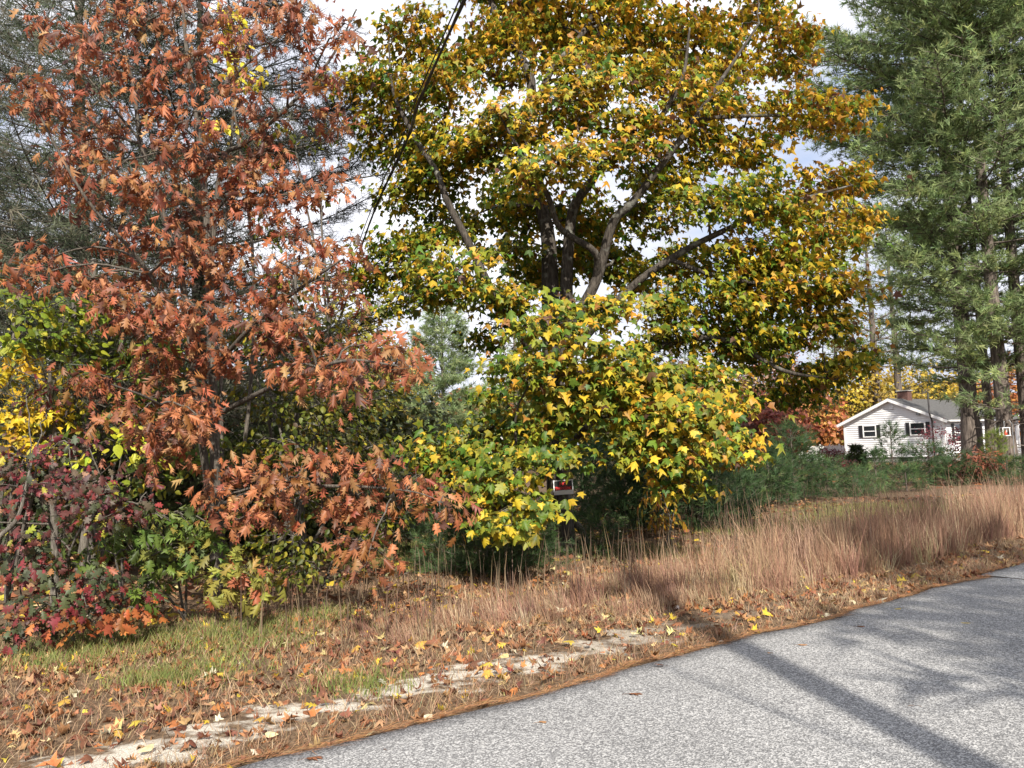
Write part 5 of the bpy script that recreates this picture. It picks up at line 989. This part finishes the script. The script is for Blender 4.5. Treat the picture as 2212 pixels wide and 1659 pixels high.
def scatter(name, label, X, Y_, tpl, smin, smax, tilt, lift, cat='leaf litter', K=LIT, W=LW):
    k = len(X); P = np.column_stack([X, Y_, gz(X, Y_) + g.uniform(0.004, lift, k)]); M = leaf_frames(k, tilt) * g.uniform(smin, smax, (k, 1, 1)); c = pick(g, K, W, k, 0.16)
    yel = c[:, 0] > 0.5
    acc = Acc(); va = g.integers(len(tpl), size=k)
    for q in range(len(tpl)): ii = va == q; acc.inst(tpl[q], M[ii], P[ii], c[ii], c[ii] * 1.15)
    o = build(name, acc, DRYLEAF, kind='stuff'); tag(o, label, cat); return o
X1, Y1 = litter_pts(14500, -8, 8, 0.03, 3.6, 0.75); scatter('leaf_litter', 'brown and tan fallen leaves covering the verge', X1, Y1, CURLED, 0.04, 0.105, 0.45, 0.028)
X1, Y1 = litter_pts(1500, 6, 26, 0.05, 1.8, 1.0); scatter('leaf_litter', 'fallen leaves along the far road edge at right', X1, Y1, CURLED, 0.06, 0.13, 0.4, 0.03)
k = 16000; X1 = g.uniform(-11, 14, k); Y1 = g.uniform(7.5, 20, k); ok = (sp(X1, Y1)[1] > 2.4) & (X1 < 3.2); ok2 = (sp(X1, Y1)[1] > 2.4) & (X1 >= 3.2); scatter('brush_litter', 'dull brown dead leaves between the tall grass and the young pines', X1[ok2], Y1[ok2], FAR, 0.05, 0.10, 0.6, 0.04, K=LIT, W=[5, 4, 3, 5, 0.15, 0.3, 1, 0]); scatter('forest_litter', 'yellow and brown fallen leaves under the trees', X1[ok], Y1[ok], FAR + [CURLED[0]], 0.07, 0.15, 0.5, 0.05, K=LIT, W=[5, 5, 3, 3, 3.2, 1.2, 1.5, 0.2])
k = 5000; X1 = g.uniform(12, 40, k); Y1 = g.uniform(22, 52, k); scatter('garden_litter', 'rust fallen leaves on the ground before the house', X1, Y1, FAR, 0.16, 0.3, 0.3, 0.05, K=LIT, W=[5, 4, 1, 3, 0.5, 0.2, 4, 0])
# pine needles gathered along the asphalt
k = 7500; s_ = np.concatenate([g.uniform(-5, 9, k * 3 // 4), g.uniform(9, 24, k - k * 3 // 4)]); p_ = edge_p(s_) + np.abs(g.normal(0, 0.05, k)) * np.where(g.random(k) < 0.4, 3.5, 1) * (0.5 + 0.7 * np.sin(s_ * 2.1) ** 2) - 0.05 * g.random(k) ** 2
X0, Y0 = xy(s_, p_); an = math.atan2(ED[1], ED[0]) + g.normal(0, 0.45, k); ln_ = g.uniform(0.06, 0.13, k); dr_ = np.column_stack([np.cos(an), np.sin(an), np.zeros(k)]); nr = np.column_stack([-np.sin(an), np.cos(an), np.zeros(k)]) * 0.0017 * (1 + 0.08 * Y0)[:, None]
b_ = np.column_stack([X0, Y0, np.maximum(gz(X0, Y0), np.where(p_ < edge_p(s_) + 0.05, 0.02, -1)) + 0.003 + 0.010 * g.random(k)]); V = np.stack([b_ - nr, b_ + nr, b_ + dr_ * ln_[:, None] + np.column_stack([np.zeros((k, 2)), g.normal(0, 0.004, k)])], 1)
acc = Acc(); acc.add(V.reshape(-1, 3), np.arange(3 * k).reshape(-1, 3), np.repeat(pick(g, [(0.44, 0.22, 0.10), (0.52, 0.29, 0.14), (0.32, 0.16, 0.08)], [3, 2, 2], k), 3, 0)); tag(build('pine_needle_litter', acc, DRYLEAF, kind='stuff'), 'orange-brown pine needles drifted along the asphalt edge', 'pine needles')

# single fallen leaves: those on the asphalt, then the plainest ones in the verge
def one_leaf(tp, col, rim=1.15, stem=True):
    a = Acc(); a.inst(tp, np.eye(3)[None], np.zeros((1, 3)), np.array([col]), np.array([col]) * rim)
    if stem: a.tube(np.array([[0, 0.03, 0], [0.02, -0.14, 0.02], [0.05, -0.3, 0.0]]), [0.011, 0.009, 0.008], 3, np.array(col) * 0.7)
    return mesh_of('fallen_leaf', a, DRYLEAF, (0, 0, 0))
def put_leaf(me, x, y, z, rz, size, label, group, tilt=(0, 0)):
    ob = bpy.data.objects.new('fallen_leaf', me); C.objects.link(ob); ob.location = (x, y, z); ob.rotation_euler = (tilt[0], tilt[1], rz); ob.scale = (size,) * 3
    tag(ob, label, 'leaf', group)
LO = oak_leaf((0.35, 0.12), True); LOC = oak_leaf((1.0, 0.5), True, twist=0.5); LM = fan_leaf(MAPLE_HI, bend=(0.5, 0.3)); LV = fan_leaf([(0.26, 0.12), (0.34, 0.36), (0.2, 0.72)], bend=(0.6, 0.2))
BR, TN, YL, CR = (0.24, 0.10, 0.05), (0.40, 0.22, 0.11), (0.52, 0.38, 0.06), (0.56, 0.48, 0.28)
for (u, v, tp, cl_, rz, sz, lab) in ((831, 1619, LOC, BR, 0.4, 0.115, 'curled dark brown leaf on the asphalt near the bottom edge'), (1162, 1561, LO, TN, -1.0, 0.13, 'tan lobed leaf lying on the asphalt, bottom centre'), (1354, 1499, LO, BR, -1.5, 0.11, 'brown lobed leaf on the asphalt right of the bottom centre'),
    (1438, 1438, LO, BR, 1.2, 0.09, 'small brown leaf by the asphalt edge left of the pole shadow'), (1664, 1410, LM, TN, 0.3, 0.10, 'reddish star-shaped leaf on the asphalt right of the pole shadow'), (1722, 1393, LO, TN, -1.4, 0.10, 'reddish leaf beside the star-shaped one on the asphalt'),
    (1975, 1525, LO, TN, -1.6, 0.15, 'tan leaf on the asphalt between the shadows, lower right'), (1946, 1314, LV, YL, 1.5, 0.12, 'yellow oval leaf on the shaded asphalt'), (1850, 1353, LO, BR, -1.4, 0.11, 'thin brown leaf on the shaded asphalt'), (2096, 1346, LV, YL, 1.3, 0.09, 'small yellow leaf far right on the shaded asphalt'),
    (656, 1640, LO, BR, -1.2, 0.11, 'brown leaf at the asphalt edge, bottom left'), (808, 1580, LM, CR, 0.5, 0.085, 'cream maple leaf at the asphalt edge'), (1735, 1318, LO, BR, 1.0, 0.08, 'small brown leaf at the far asphalt edge'), (2200, 1410, LV, TN, 1.0, 0.09, 'tan leaf at the right picture edge on the asphalt')):
    c = gp(u, v, 0.03); s, pth = sp(c[0], c[1]); put_leaf(one_leaf(tp, cl_), c[0], c[1], 0.028 + 0.03 * sz, rz, sz, lab, 'fallen leaves on the asphalt', (g.normal() * 0.1, g.normal() * 0.1))
kinds = [(LO, TN, 'tan lobed leaf lying singly on top of the verge litter'), (LOC, BR, 'curled brown oak leaf lying singly on top of the verge litter'), (LM, YL, 'bright yellow maple leaf lying singly on the verge'), (LV, CR, 'pale cream oval leaf lying singly on the verge'), (LO, (0.26, 0.06, 0.05), 'dark red oak leaf lying singly on the verge'), (LM, (0.50, 0.30, 0.06), 'golden brown maple leaf lying singly on the verge')]
meshes = [one_leaf(a, b) for a, b, _ in kinds]
k = 110; s_ = g.uniform(-3.4, 6, k); p_ = 0.12 + 2.6 * g.random(k) ** 1.4; X0, Y0 = xy(s_, p_)
for i in range(k):
    q = int(g.choice(6, p=[0.28, 0.28, 0.12, 0.09, 0.1, 0.13])); sz = g.uniform(0.055, 0.10)
    put_leaf(meshes[q], X0[i], Y0[i], float(gz(X0[i], Y0[i])) + 0.045, g.uniform(0, 6.28), sz, kinds[q][2], 'single fallen leaves on the verge', (g.normal() * 0.22, g.normal() * 0.22))
